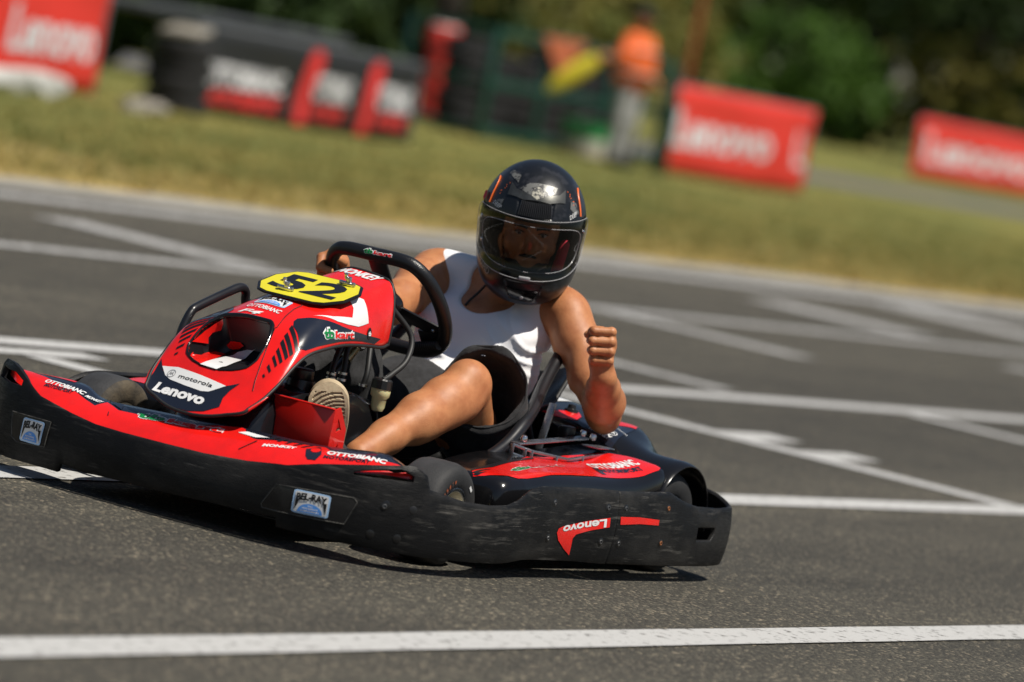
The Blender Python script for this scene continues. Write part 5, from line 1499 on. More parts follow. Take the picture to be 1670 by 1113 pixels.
S.d = (S.d + np.where((np.abs(S.d) < .02), wr * .8, 0)).astype(np.float32)
v_, f_ = S.mesh(1)
shorts = dnp('shorts', v_, f_, M['denim'], label='black denim shorts with wide open leg')
target('shorts', v_, f_)
# hem piping and seam stitching
e1h = np.cross(hn, (0, 0, 1)); e1h /= np.linalg.norm(e1h); e2h = np.cross(hn, e1h)
hem = []
for k in range(64):
    a = 2 * math.pi * k / 64
    p = HEM + (e1h * math.cos(a) + e2h * math.sin(a)) * .108
    q = TG['shorts'].find_nearest(V(p) )[0]
    hem.append(q)
hem = [(hem[i - 1] + hem[i] * 2 + hem[(i + 1) % 64]) / 4 for i in range(64)]
h_ = tube('hem', hem, .0026, M['denim'], None, 8, closed=True); h_.parent = shorts; h_.matrix_parent_inverse = Matrix.Identity(4)
for dx in (0, .010):
    pts = [(.02 + dx, -.055 + .0 * k, .35) for k in range(1)]
    path = []
    for k in range(16):
        t = k / 15
        p = V((-.10 + dx + .08 * t, -.17 + .17 * t + .06 * t * t, .66))
        h = TG['shorts'].ray_cast(p, V((0.25, .35, -1)).normalized(), .6)
        if h[0] is not None: path.append(h[0] + h[1] * .001)
    if len(path) > 3:
        s_ = tube('seam_stitching', path, .0013, M['stitch'], None, 6); s_.parent = shorts; s_.matrix_parent_inverse = Matrix.Identity(4)

# ---- shoes
def shoe(ank, s):
    toe = ank + np.array((.160, -.030 * s, .172)); heel = ank + np.array((.100, -.014 * s, -.060))
    ax = toe - heel; L = np.linalg.norm(ax); ax /= L
    nrm = np.array((.86, .48 * s, .10)); nrm -= ax * (nrm @ ax); nrm /= np.linalg.norm(nrm)           # sole faces forward / down
    sd = np.cross(nrm, ax)
    F = Field(np.minimum(toe, heel) - .12, np.maximum(toe, heel) + .12, .005)
    F.cone(heel + ax * .03 - nrm * .035, heel * .45 + ank * .55 - nrm * .01, .036, .036, .03)
    F.cone(heel + ax * .04 - nrm * .045, toe - ax * .05 - nrm * .045, .036, .034, .03)
    F.ell(toe - ax * .045 - nrm * .045, (.036, .036, .040), .02)
    v, f = F.mesh(1)
    sh = dnp('shoe', v, f, M['shoe'])
    # ribbed rubber sole
    rows = []
    NU, NV = 110, 35
    def outline(t):
        w_ = .034 + .016 * math.sin(math.pi * min(1, max(0, (t - .28) / .85))) if t > .28 else .034 + .004 * math.cos(t / .28 * 1.57)
        end = min(1, math.sqrt(max(0, 1 - (1 - min(1, t / .12)) ** 2))) * min(1, math.sqrt(max(0, 1 - (1 - min(1, (1 - t) / .18)) ** 2)))
        return w_ * max(.02, end)
    vs_ = []
    for i in range(NU):
        t = i / (NU - 1); w_ = outline(t)
        for j in range(NV):
            q = -1 + 2 * j / (NV - 1)
            rho = math.hypot((t - .50) * L, w_ * (q + .55))
            groove = (.0028 if math.sin(rho * 2 * math.pi / .0095) > 0 else -.0022) if abs(q) < .80 and .08 < t < .90 else .003
            rock = .018 * max(0, (t - .7) / .3) ** 2
            vs_.append(V(heel + ax * (L * t) + sd * (w_ * q) + nrm * (.012 + groove - rock)))
    top = [V(heel + ax * (L * i / (NU - 1)) + sd * (outline(i / (NU - 1)) * 1.02 * (-1 + 2 * j / (NV - 1))) - nrm * (.016 + .018 * max(0, (i / (NU - 1) - .7) / .3) ** 2)) for i in range(NU) for j in range(NV)]
    n0 = len(vs_)
    fs_ = grid_faces(NU, NV)
    fs_ += [tuple(reversed([a + n0 for a in f_])) for f_ in grid_faces(NU, NV)]
    loop = [i * NV for i in range(NU)] + [(NU - 1) * NV + j for j in range(1, NV)] + [i * NV + NV - 1 for i in range(NU - 2, -1, -1)] + [j for j in range(NV - 2, 0, -1)]
    for a, b in zip(loop, loop[1:] + loop[:1]): fs_.append((a, b, b + n0, a + n0))
    bm = bmesh.new(); bv = [bm.verts.new(v) for v in vs_ + top]
    for f_ in fs_:
        try: bm.faces.new([bv[i] for i in f_])
        except ValueError: pass
    so = from_bm('sole', bm, M['sole'], None, auto=math.radians(45)); so.parent = sh; so.matrix_parent_inverse = Matrix.Identity(4)
    return sh
shoe(ANL, 1)['label'] = 'shoe with ribbed cream rubber sole'
shoe(ANR, -1)

# ---- helmet
def smin(a, b, k):
    q = np.maximum(k - np.abs(a - b), 0) / k
    return np.minimum(a, b) - q * q * k * .25
def elf(X, Y, Z, c, r):
    l = [(X - c[0]), (Y - c[1]), (Z - c[2])]
    k0 = np.sqrt(sum((l[i] / r[i]) ** 2 for i in range(3))); k1 = np.sqrt(sum((l[i] / r[i] ** 2) ** 2 for i in range(3))) + 1e-9
    return k0 * (k0 - 1) / k1
def helm_outer(X, Y, Z):
    a = elf(X, Y, Z, (-.012, 0, .022), (.168, .139, .158))
    b = elf(X, Y, Z, (.050, 0, -.105), (.118, .117, .082))
    c = elf(X, Y, Z, (-.03, 0, -.08), (.135, .129, .105))
    d = smin(smin(a, b, .05), c, .04)
    d = np.maximum(d, -(Z + .178 - .0) * 1.0 + 0 * X)
    return d
def helm_inner(X, Y, Z):
    a = elf(X, Y, Z, (-.012, 0, .012), (.140, .106, .124))
    b = elf(X, Y, Z, (.045, 0, -.10), (.095, .088, .075))
    c = elf(X, Y, Z, (-.02, 0, -.14), (.10, .09, .12))
    return smin(smin(a, b, .04), c, .03)
Hh = Field((-.20, -.16, -.20), (.20, .16, .20), .0036)
sl, X, Y, Z = Hh._box((-1, -1, -1), (1, 1, 1))
dd = helm_outer(X, Y, Z)
port = np.maximum(np.maximum(np.abs(Z + .010 - .10 * np.clip(-X + .05, 0, 1)) - .056, -(X - .012)), np.abs(Y) - .2) - .010
dd = np.maximum(dd, -helm_inner(X, Y, Z)); dd = np.maximum(dd, -port)
# forehead vent recess, chin vent recess, crown scoops
rec = np.maximum(np.maximum(np.abs(Z - .088) - .020, np.abs(Y) - .047), -(X - .05)); dd = np.where(rec < 0, np.maximum(dd, helm_outer(X, Y, Z) + .004), dd)
chv = np.maximum(np.maximum(np.abs(Z + .128) - .026, np.abs(Y) - .040 - .4 * (Z + .128)), -(X - .06)); dd = np.where(chv < 0, np.maximum(dd, helm_outer(X, Y, Z) + .005), dd)
Hh.d = dd.astype(np.float32)
v_, f_ = Hh.mesh(1)
vw = np.array([[*(HC)]]) + v_ @ HROT.T
M['helmet'] = mat('gloss_black_helmet', (0.007, 0.008, 0.010), 0.34, spec=.38, coat=.12, second=(0.020, 0.021, 0.025), var_scale=26, lo=.52, hi=.60)
M['helmet_grey'] = mat('silver_grey_helmet_paint', (0.17, 0.17, 0.16), 0.38, metal=.3, second=(.035, .035, .037), var_scale=70, lo=.5, hi=.58)
M['helmet_matt'] = mat('matt_black_helmet_vent', (0.012, 0.012, 0.013), 0.42, rough_var=.1)
M['gunmetal'] = mat('gunmetal_helmet_panel', (0.13, 0.13, 0.12), 0.28, metal=.75, var=.3, var_scale=40)
M['orange'] = mat('orange_helmet_line', (0.80, 0.15, 0.03), 0.35)
M['red_pad'] = mat('red_cheek_pad', (0.55, 0.02, 0.05), 0.8)
fc_ = v_[f_].mean(1); inside_ = (helm_outer(fc_[:, 0], fc_[:, 1], fc_[:, 2]) < -.0075)
helmet = dnp('helmet', vw, f_, M['helmet'], label='glossy black full-face racing helmet with clear visor')
M['lining'] = mat('black_helmet_lining', (.012, .012, .013), .95)
helmet.data.materials.append(M['lining'])
if len(helmet.data.polygons) == len(inside_): helmet.data.polygons.foreach_set('material_index', inside_.astype(np.int32))
# smooth snapping surface for decals
def hsurf(az, z, off=0.0):
    """outer shell point in local frame for azimuth az (0 = forward, + = left), height z"""
    az = np.asarray(az, float); z = np.asarray(z, float)
    lo_ = np.zeros_like(az + z); hi_ = np.full_like(az + z, .26)
    for _ in range(40):
        m = (lo_ + hi_) / 2
        d_ = helm_outer(m * np.cos(az), m * np.sin(az), z + 0 * m)
        hi_ = np.where(d_ > off, m, hi_); lo_ = np.where(d_ > off, lo_, m)
    r = (lo_ + hi_) / 2
    return r * np.cos(az), r * np.sin(az), z + 0 * r
AZ = np.radians(np.linspace(-178, 178, 121)); ZZ = np.linspace(-.165, .172, 60)
A_, Z_ = np.meshgrid(AZ, ZZ, indexing='ij')
x, y, z = hsurf(A_, Z_)
hsv = [hw(a, b, c) for a, b, c in zip(x.ravel(), y.ravel(), z.ravel())]
target('helmet', hsv, grid_faces(121, 60))
def hpart(o, par=None):
    o.parent = par or helmet; o.matrix_parent_inverse = Matrix.Translation(-driver.location).inverted() @ Matrix.Identity(4) if False else Matrix.Identity(4)
    return o
# visor: clear tinted shell, proud of the helmet
def glass_mat(name, tint, refl=0.022):
    m = bpy.data.materials.new(name); m.use_nodes = True; nt = m.node_tree
    nt.nodes.clear()
    out = nt.nodes.new("ShaderNodeOutputMaterial"); mx = nt.nodes.new("ShaderNodeMixShader")
    tr = nt.nodes.new("ShaderNodeBsdfTransparent"); tr.inputs[0].default_value = tint
    gl = nt.nodes.new("ShaderNodeBsdfGlossy"); gl.inputs["Roughness"].default_value = 0.045; gl.inputs[0].default_value = (1, 1, 1, 1)
    fr = nt.nodes.new("ShaderNodeFresnel"); fr.inputs[0].default_value = 1.5
    ad = nt.nodes.new("ShaderNodeMath"); ad.operation = 'ADD'; ad.inputs[1].default_value = refl - .04
    nt.links.new(fr.outputs[0], ad.inputs[0]); nt.links.new(ad.outputs[0], mx.inputs[0])
    nt.links.new(tr.outputs[0], mx.inputs[1]); nt.links.new(gl.outputs[0], mx.inputs[2]); nt.links.new(mx.outputs[0], out.inputs[0])
    return m
M['visor'] = glass_mat('clear_visor', (0.66, 0.64, 0.63, 1))
na, nz = 61, 17
vz = []
for i in range(na):
    az = math.radians(-96 + 192 * i / (na - 1)); e = abs(az) / math.radians(96)
    top_ = .066 - .010 * e ** 2; bot_ = -.092 + .050 * e ** 2.2
    if e > .86:
        k = (e - .86) / .14; top_ -= .020 * k; bot_ += .015 * k
    for j in range(nz):
        zz = bot_ + (top_ - bot_) * j / (nz - 1)
        a, b, c = hsurf(az, zz, .0045)
        vz.append(hw(float(a), float(b), float(c)))
visor = hpart(ob('visor', vz, orient(vz, grid_faces(na, nz), lambda c: c - HC), M['visor'], None, label='clear tinted visor'))
target('visor', vz, grid_faces(na, nz))
edge = [vz[j] for j in range(nz)] + [vz[i * nz + nz - 1] for i in range(1, na)] + [vz[(na - 1) * nz + j] for j in range(nz - 2, -1, -1)] + [vz[i * nz] for i in range(na - 2, 0, -1)]
M['clear_edge'] = mat('clear_plastic_edge', (0.35, 0.35, 0.36), 0.15)
hpart(tube('visor_rim', edge, .0010, M['clear_edge'], None, 6, closed=True))
# inner clear lens outline and its tear-off posts
inn = []
for k in range(72):
    a_ = 2 * math.pi * k / 72
    ca, sa = math.cos(a_), math.sin(a_)
    az = 63 * math.copysign(abs(ca) ** .45, ca); zz = -.012 + .060 * math.copysign(abs(sa) ** .45, sa) + (.016 * (az / 63) ** 2 if sa < 0 else -.004 * (az / 63) ** 2)
    a, b, c = hsurf(math.radians(az), zz, .0052); inn.append((float(a), float(b), float(c)))
hpart(tube('visor_lens_line', [hw(*p) for p in inn], .0008, M['clear_edge'], None, 6, closed=True))
for az, zz in ((-70, .03), (70, .028), (-64, -.03)):
    a, b, c = hsurf(math.radians(az), zz, .005)
    hpart(lathe('visor_pin', [(0, .003), (.004, .0025), (.0045, 0)], hw(float(a), float(b), float(c)), hw(float(a), float(b), float(c)) - HC, M['steel'], None, 10))
# visor catch
a, b, c = hsurf(0.0, -.088, .006)
hpart(box('visor_catch', hw(float(a), 0, float(c)), (.008, .030, .010), M['clear_edge'], None, .002, axes(HF, HL, HUp)))
# forehead vent: ribbed bars in the recess
for k in range(17):
    yy = -.042 + .084 * k / 16
    pts = []
    for zz in np.linspace(.071, .106, 6):
        az = math.asin(max(-1, min(1, yy / .145)))
        a, b, c = hsurf(az, zz, .0005); pts.append(hw(float(a), float(b), float(c)))
    hpart(tube('vent_rib', pts, .0021, M['helmet_matt'], None, 6))
# crown panels and decals, given as (azimuth deg, height) outlines
def hpoly(name, pts, m, off=.0012, par=None):
    P = []
    for az, zz in pts:
        a, b, c = hsurf(math.radians(az), zz, off); P.append(V((float(a), float(b), float(c))))
    c = sum(P, V((0, 0, 0))) / len(P); n = c.normalized()
    W = [hw(*p) for p in P]
    nw = (HF * n.x + HL * n.y + HUp * n.z)
    return hpart(poly(name, W, 'helmet', off, m, None, nw, .008, reach=.06))
hpoly('crown_panel', [(-38, .110), (-44, .138), (-30, .128), (0, .116), (30, .128), (44, .138), (36, .110), (15, .109), (-15, .109)], M['gunmetal'], .0025)
hpoly('camo_patch', [(-26, .130), (-8, .118), (8, .118), (24, .130), (30, .142), (10, .148), (-14, .147)], M['helmet_grey'], .0016)
M['crest'] = mat('worn_pale_crest', (.42, .40, .33), .4, second=(.06, .06, .06), var_scale=90, lo=.46, hi=.54)
hpoly('crest_patch', [(-7, .122), (0, .115), (7, .122), (8, .134), (3, .142), (-4, .141), (-8, .133)], M['crest'], .0030)
hpoly('camo_patch', [(-50, .145), (-34, .140), (-40, .155), (-75, .156), (-70, .148)], M['helmet_grey'], .0014)
hpoly('camo_patch', [(50, .080), (60, .078), (58, .105), (48, .112), (44, .095)], M['helmet_grey'], .0014)
hpoly('camo_patch', [(-52, .074), (-42, .072), (-40, .095), (-50, .088)], M['helmet_grey'], .0014)
for sg in (-1, 1):
    pts = [(sg * a, z) for a, z in ((64, .070), (66, .090), (70, .110), (77, .124), (86, .130))]
    L = []
    for a_, z_ in pts:
        a, b, c = hsurf(math.radians(a_), z_, .0015); L.append(hw(float(a), float(b), float(c)))
    hpart(tube('orange_line', crom(L, 6), .0030, M['orange'], None, 8, flat=.5))
    for a_, z_ in ((48, .132), (51, .126), (50, .118), (53, .110), (52, .102), (54, .108), (49, .122)):
        a, b, c = hsurf(math.radians(sg * a_), z_, .001)
        hpart(lathe('orange_dot', [(0, .0006), (.0016, .0004), (.0017, 0)], hw(float(a), float(b), float(c)), HF * .6 + HL * sg * .7 + HUp * .3, M['orange'], None, 8))
def htext(body, a0, z0, a1, z1, h, m, key='helmet', off=.0016, bold=0.0, shear=0.0, par=None):
    p = [hsurf(math.radians(a), z, .001) for a, z in ((a0, z0), (a1, z1))]
    A, Bp = [hw(*[float(q) for q in s]) for s in p]
    return hpart(text('lettering', body, A, Bp, HUp, h, key, off, m, None, bold, shear, maxlen=.006))
htext('RAPID', -62, -.092, -38, -.108, .016, M['grey_vinyl'])
htext('DEEP', -56, .073, -40, .068, .010, M['white_vinyl'], shear=.3)
htext('DEEP', 42, .068, 56, .076, .010, M['white_vinyl'], shear=.3)
# chin vent insert, red cheek pads, chin strap, red side emblem
hpoly('chin_vent', [(-26, -.106), (26, -.106), (20, -.140), (10, -.152), (-10, -.152), (-20, -.140)], M['gloss_black'], -.002)
hpart(lathe('chin_button', [(0, .004), (.004, .003), (.005, 0)], hw(.166, 0, -.142), HF, M['grey_vinyl'], None, 12))
hpoly('side_emblem', [(-88, .070), (-78, .066), (-76, .082), (-84, .090), (-92, .084)], M['red_pad'], .006)
Fp = Field((-.2, -.2, -.2), (.2, .2, .2), .005)
for s in (-1, 1):
    Fp = Field((-.1, -.14, -.16), (.14, .14, .06), .005)
    Fp.cone((.045, .092 * s, -.015), (.075, .080 * s, -.085), .013, .015, .01)
    v_, f_ = Fp.mesh(1)
    hpart(np_ob('cheek_pad', np.array([[*HC]]) + v_ @ HROT.T, f_, M['red_pad'] if s > 0 else M['hair'], None))
hpart(tube('chin_strap', crom([hw(.02, -.085, -.15), V((-.350, -.005, .615)), V((-.335, -.018, .590)), V((-.328, -.024, .575))], 6), .0035, M['hose'], None, 8))
# ================================================================== BACKGROUND
M['banner_red'] = mat('red_banner_fabric', (0.66, 0.035, 0.022), 0.6, var=.12, var_scale=2.5, bump=.3, bump_scale=6)
M['banner_black'] = mat('black_banner_fabric', (0.012, 0.013, 0.014), 0.6, bump=.3, bump_scale=6)
M['print_white'] = mat('white_banner_print', (0.62, 0.62, 0.64), 0.6)
M['print_red'] = mat('red_banner_print', (0.62, 0.03, 0.028), 0.6)
M['dark_rubber'] = mat('old_tyre_rubber', (0.014, 0.014, 0.015), 0.85, var=.4, var_scale=8)
M['green_steel'] = mat('dark_green_painted_steel', (0.010, 0.055, 0.038), 0.45)
M['orange_fabric'] = mat('orange_hi_vis_fabric', (0.80, 0.13, 0.015), 0.7, var=.15, var_scale=12)
M['yellow_fabric'] = mat('yellow_flag_fabric', (0.55, 0.45, 0.015), 0.7)
M['grey_cloth'] = mat('light_grey_trousers', (0.30, 0.30, 0.29), 0.9)
M['dark_cloth'] = mat('dark_cloth', (0.012, 0.012, 0.013), 0.9)
M['galv'] = mat('galvanised_rail', (0.13, 0.14, 0.15), 0.6, metal=.2, var=.2, var_scale=3)
M['white_paint'] = mat('chalky_white_concrete', (0.50, 0.50, 0.47), 0.85, var=.3, var_scale=5)
M['stone'] = mat('pale_rubble', (0.34, 0.31, 0.26), 0.9, var=.35, var_scale=9)
M['bucket_green'] = mat('green_bucket', (0.03, 0.30, 0.10), 0.5)
M['bucket_white'] = mat('white_bucket', (0.55, 0.54, 0.50), 0.5)
M['orange_pole'] = mat('faded_orange_pole', (0.30, 0.06, 0.015), 0.6)

def banner_board(name, x0, x1, y, z0, z1, face, label, words, tilt=0.0, nx=28, group=None):
    """fabric banner stretched on a frame parallel to the track, printed side towards the track (+Y)."""
    root = empty(name, ((x0 + x1) / 2, y, 0), label, 'banner', group)
    cx = (x0 + x1) / 2
    vs_ = []
    nz_ = 8
    for i in range(nx + 1):
        for j in range(nz_ + 1):
            u, w = i / nx, j / nz_
            sag = .02 * math.sin(u * 9 + w * 3) * math.sin(math.pi * w) + .012 * math.sin(u * 23 + 1)
            vs_.append((x0 + (x1 - x0) * u - cx, sag + tilt * w, z0 + (z1 - z0) * w))
    fs_ = orient(vs_, grid_faces(nx + 1, nz_ + 1), (0, 1, 0))
    f = ob('banner_face', vs_, fs_, face, root); shell(f, .006)
    key = 'ban_%d' % len(TG); target(key, vs_, fs_)
    t = .02
    for x in (x0 - cx, (x0 + x1) / 2 - cx, x1 - cx):
        tube('frame_post', [(x, -.03, -.02), (x, -.03 + tilt, z1 + .02)], t, M['galv'], root, 8)
        tube('frame_stay', [(x, -.05 + tilt, z1 * .8), (x, -.55, -.02)], t * .8, M['galv'], root, 8)
    tube('frame_rail', [(x0 - cx, -.03 + tilt, z1 + .01), (x1 - cx, -.03 + tilt, z1 + .01)], t, M['galv'], root, 8)
    for body, xa, xb, za, h, m, bold in words:
        # text reads from +X towards -X for a viewer on the track side
        text('lettering', body, (xa - cx, .05, za), (xb - cx, .05, za), (0, 0, 1), h, key, .006, m, f, bold, 0.0, maxlen=.12, reach=.3)
    return root, f, key, cx
banner_board('banner', -20.0, -23.36, -17.3, .02, 1.05, M['banner_red'], 'red banner with white lettering at the far left, above white blocks', [('Lenovo', -21.98, -23.24, .27, .40, M['print_white'], .03), ('Lenovo', -20.2, -21.5, .27, .40, M['print_white'], .03)])
banner_board('banner', -38.95, -42.55, -20.2, .0, 1.0, M['banner_red'], 'red banner with white lettering right of the orange-vested marshal', [('Lenovo', -38.98, -41.5, .30, .44, M['print_white'], .03), ('L', -42.15, -42.45, .30, .42, M['print_white'], .03)])
banner_board('banner', -73.5, -79.6, -33.5, .0, 1.10, M['banner_red'], 'smaller distant red banner at the far right edge beyond the path', [('Lenovo', -73.9, -78.9, .30, .55, M['print_white'], .03)])
root, f, key, cx = banner_board('banner', -25.35, -29.2, -17.7, .0, .74, M['banner_black'], 'long black banner with white and red lettering beside the tyre stack',
    [('OTTOBIANC', -25.5, -26.88, .245, .20, M['print_white'], .05), ('MOTORSPORT', -25.6, -26.9, .07, .15, M['print_red'], .05),
     ('OTTOBIANC', -27.36, -27.98, .26, .24, M['print_white'], .05), ('MOTORSPORT', -27.36, -27.96, .08, .14, M['print_red'], .05),
     ('OTTOBIANC', -28.46, -29.12, .27, .24, M['print_white'], .05), ('MOTORSPORT', -28.46, -29.08, .10, .14, M['print_red'], .05)])
for xa in (-27.17, -28.25):
    q = [(xa + dx - cx, .05, z) for dx, z in ((.05, .02), (-.12, .02), (-.14, .30), (-.24, .60), (-.22, .70), (-.10, .72), (-.02, .62), (.04, .30))]
    poly('banner_emblem', q, key, .007, M['print_red'], f, (0, 1, 0), .12, reach=.3)

# stack of old tyres and a tyre wall behind the black banner
def tyre_prof(r, h):
    return [(r * .55, -h * .45), (r * .80, -h * .5), (r * .97, -h * .36), (r, 0), (r * .97, h * .36), (r * .80, h * .5), (r * .55, h * .45), (r * .60, 0), (r * .55, -h * .45)]
tyre0 = lathe('old_tyre', tyre_prof(.28, .155), (0, 0, 0), (0, 0, 1), M['dark_rubber'], None, 24)
def put_tyre(x, y, z, label, first=[True]):
    o = tyre0 if first[0] else tyre0.copy()
    if not first[0]: COL.objects.link(o)
    first[0] = False
    o.location = (x, y, z); o['label'] = label; o['category'] = 'tyre'; o['group'] = 'old tyres behind the banners'
    return o
for k in range(4):
    put_tyre(-24.65 + random.uniform(-.02, .02), -17.35, .06 + .155 * k, 'old tyre in the lone stack left of the black banner, %s from the ground' % ('first', 'second', 'third', 'fourth')[k])
box('stack_cap', (0, 0, 0), (.42, .36, .05), M['stone'], None, .01)
cap = bpy.data.objects['stack_cap']; cap.name = 'concrete_slab'; cap.location = (-24.6, -17.35, .68); cap.rotation_euler = (.05, .12, .3)
cap['label'] = 'pale slab lying on top of the tyre stack'; cap['category'] = 'slab'
for i in range(7):
    for k in range(6 if i % 3 else 7):
        put_tyre(-37.2 - .60 * i + random.uniform(-.03, .03), -22.0 + random.uniform(-.03, .03), .06 + .155 * k, 'old black tyre in the wall of stacks behind the green metal frame')

# guard rail above the black banner
gr = empty('guard_rail', (-27.5, -18.9, 0), 'grey metal guard rail running behind the black banner', 'guard rail')
pts = [(0, .68), (.02, .70), (.05, .72), (.02, .74), (.05, .76), (.02, .78), (0, .80)]
vs_ = [(x, .0 + d, z + .05) for x in np.linspace(4.5, -2.2, 24) for d, z in pts]
M['rail_dark'] = mat('weathered_rail', (0.055, 0.06, 0.065), .6, var=.4, var_scale=2)
o = ob('rail_beam', vs_, grid_faces(24, len(pts)), M['rail_dark'], gr); shell(o, .006)
for x in np.linspace(4.2, -2.0, 4):
    box('rail_post', (x, -.06, .40), (.08, .10, .84), M['galv'], gr, .006)

# tall red padded post
rp = empty('barrier_post', (-40.2, -24.15, 0), 'tall red padded post standing between black banner and green frame', 'post')
lathe('pad', [(0, 1.12), (.17, 1.11), (.20, 1.05), (.20, .88), (.16, .84), (.15, .10), (.14, .04), (0, .04)], (0, 0, 0), (0, 0, 1), M['banner_red'], rp, 24)
lathe('cap', [(0, 1.15), (.14, 1.14), (.18, 1.10)], (0, 0, 0), (0, 0, 1), M['white_paint'], rp, 20)
lathe('base', [(0, .04), (.23, .04), (.25, 0), (.25, -.02)], (0, 0, 0), (0, 0, 1), M['dark_rubber'], rp, 20)

# green metal marshal's frame
cg = empty('metal_frame', (-38.2, -21.0, 0), 'dark green metal barrier frame around the marshal post', 'frame')
for x in (2.15, .95, -.55, -2.05):
    box('upright', (x, 0, .59), (.10, .08, 1.22), M['green_steel'], cg, .008)
for z in (.08, .62, 1.18):
    box('rail', (.05, .0, z), (4.30, .06, .09), M['green_steel'], cg, .008)
for x in (2.15, -2.05):
    box('upright', (x, -1.1, .59), (.08, .08, 1.22), M['green_steel'], cg, .008)
    for z in (.08, .62, 1.18):
        box('rail', (x, -.55, z), (.06, 1.05, .07), M['green_steel'], cg, .008)
box('upright', (.30, 1.35, .39), (.08, .08, .80), M['green_steel'], cg, .008)
for z in (.12, .74):
    bar('rail', (.30, 1.35, z), (-2.05, 0, z), .06, .08, M['green_steel'], cg)
# orange pennant hanging on the frame
pt = empty('pennant', (-37.42, -20.92, .88), 'orange triangular pennant hanging on the green frame', 'flag')
q = [(.52, .36), (-.46, .38), (.0, -.02), (.08, -.02)]
M['faded_orange'] = mat('faded_orange_cloth', (0.50, 0.13, 0.05), .8, var=.3, var_scale=6)
slab('cloth', [(-a, b) for a, b in q], (V((0, .03, 0)), V((-1, 0, 0)), V((0, 0, 1))), .012, M['faded_orange'], pt)
tube('pennant_rod', [(.58, .02, .36), (-.52, .02, .38)], .012, M['galv'], pt, 8)

# bucket
bk = empty('bucket', (-38.05, -20.75, 0), 'green and white bucket on the grass inside the green frame', 'bucket')
lathe('bucket_body', [(0, 0), (.22, 0), (.25, .02), (.28, .20), (.27, .20), (.20, .02), (0, .02)], (0, 0, 0), (0, 0, 1), M['bucket_white'], bk, 24)
lathe('bucket_top', [(.279, .20), (.30, .36), (.31, .38), (.29, .38), (.27, .20)], (0, 0, 0), (0, 0, 1), M['bucket_green'], bk, 24)
tube('bucket_handle', [(.30 * math.cos(a), .03, .37 + .10 * math.sin(a)) for a in np.linspace(0, math.pi, 12)], .008, M['galv'], bk, 6)

# orange marker pole behind
po = empty('marker_pole', (-42.45, -22.0, 0), 'thin faded orange pole rising behind the marshal', 'pole')
tube('pole', [(0, 0, -.02), (.03, 0, 3.4)], [.045, .04], M['orange_pole'], po, 10)
lathe('pole_base', [(0, .06), (.16, .05), (.18, -.02)], (0, 0, 0), (0, 0, 1), M['dark_rubber'], po, 16)

# white blocks under the left banner, rubble
def rock(name, c, s, m, seed, label, cat, group=None, bev=.12):
    r = random.Random(seed)
    bm = bmesh.new(); bmesh.ops.create_icosphere(bm, subdivisions=2, radius=1)
    for v in bm.verts:
        k = 1 + r.uniform(-.16, .16)
        v.co = V((max(-.75, min(.75, v.co.x)) * s[0] * k, max(-.75, min(.75, v.co.y)) * s[1] * k, max(-.6, min(.7, v.co.z)) * s[2] * k))
    o = from_bm(name, bm, m, None, auto=math.radians(25), label=label, cat=cat, group=group)
    o.location = c; o.rotation_euler = (0, 0, r.uniform(-.5, .5))
    return o
rock('concrete_block', (-21.15, -16.75, .04), (.55, .25, .16), M['white_paint'], 3, 'chalky white block at the foot of the far left banner, cut by the frame edge', 'block')
rock('concrete_block', (-21.85, -16.85, .05), (.42, .25, .15), M['white_paint'], 4, 'chalky white block at the foot of the far left banner, nearer the tyre stack', 'block')
for i, (x, y, s, w) in enumerate(((-22.62, -16.4, .13, 'leftmost'), (-22.85, -16.5, .16, 'second from left'), (-23.05, -16.45, .12, 'second from right'), (-23.2, -16.6, .14, 'rightmost'))):
    rock('rubble_stone', (x, y, .02), (s, s * .8, s * .6), M['stone'], 20 + i, 'pale rubble stone on the grass left of the tyre stack, %s of four' % w, 'stone', 'rubble stones on the grass')

# ---- marshal
ms = empty('person', (-37.35, -19.95, 0), 'marshal in orange vest, dark cap and light grey trousers holding a yellow flag', 'person')
def mfield(): return Field((-.6, -.5, -.03), (.75, .6, 1.9), .014)
F = mfield()
F.ell((0, 0, 1.64), (.10, .08, .125), .02); F.ell((.03, .06, 1.60), (.05, .05, .06), .03); F.cone((0, 0, 1.42), (0, 0, 1.56), .06, .055, .03)
F.cone((0, .10, 1.655), (0, .125, 1.625), .014, .018, .01)
F.ell((0, 0, 1.22), (.20, .13, .26), .05); F.ell((0, 0, .98), (.18, .13, .16), .06)
F.cone((-.19, 0, 1.38), (.19, 0, 1.38), .075, .075, .05)
for s in (-1, 1):
    F.cone((.10 * s, 0, .93), (.12 * s, .02, .50), .095, .065, .04); F.cone((.12 * s, .02, .50), (.13 * s, -.02, .07), .062, .042, .03)
    F.ell((.13 * s, .05, .04), (.05, .13, .05), .03)
F.cone((.20, 0, 1.38), (.36, .02, 1.17), .055, .045, .04); F.cone((.36, .02, 1.17), (.44, -.14, 1.14), .042, .032, .03)
F.ell((.46, -.18, 1.14), (.045, .05, .045), .02)
for k in range(4): F.cone((.49, -.20, 1.17 - .02 * k), (.48, -.15, 1.165 - .02 * k), .012, .010, .006)
F.cone((.45, -.16, 1.18), (.48, -.17, 1.20), .014, .011, .008)
F.cone((-.20, 0, 1.38), (-.27, .05, 1.10), .055, .045, .04); F.cone((-.27, .05, 1.10), (-.20, .20, .96), .042, .032, .03)
F.ell((-.17, .25, .94), (.04, .05, .045), .02)
for k in range(4): F.cone((-.16, .28, .965 - .018 * k), (-.12, .31, .955 - .018 * k), .011, .009, .006)
v_, f_ = F.mesh(1); np_ob('body', v_, f_, M['skin'], ms)
F = mfield()
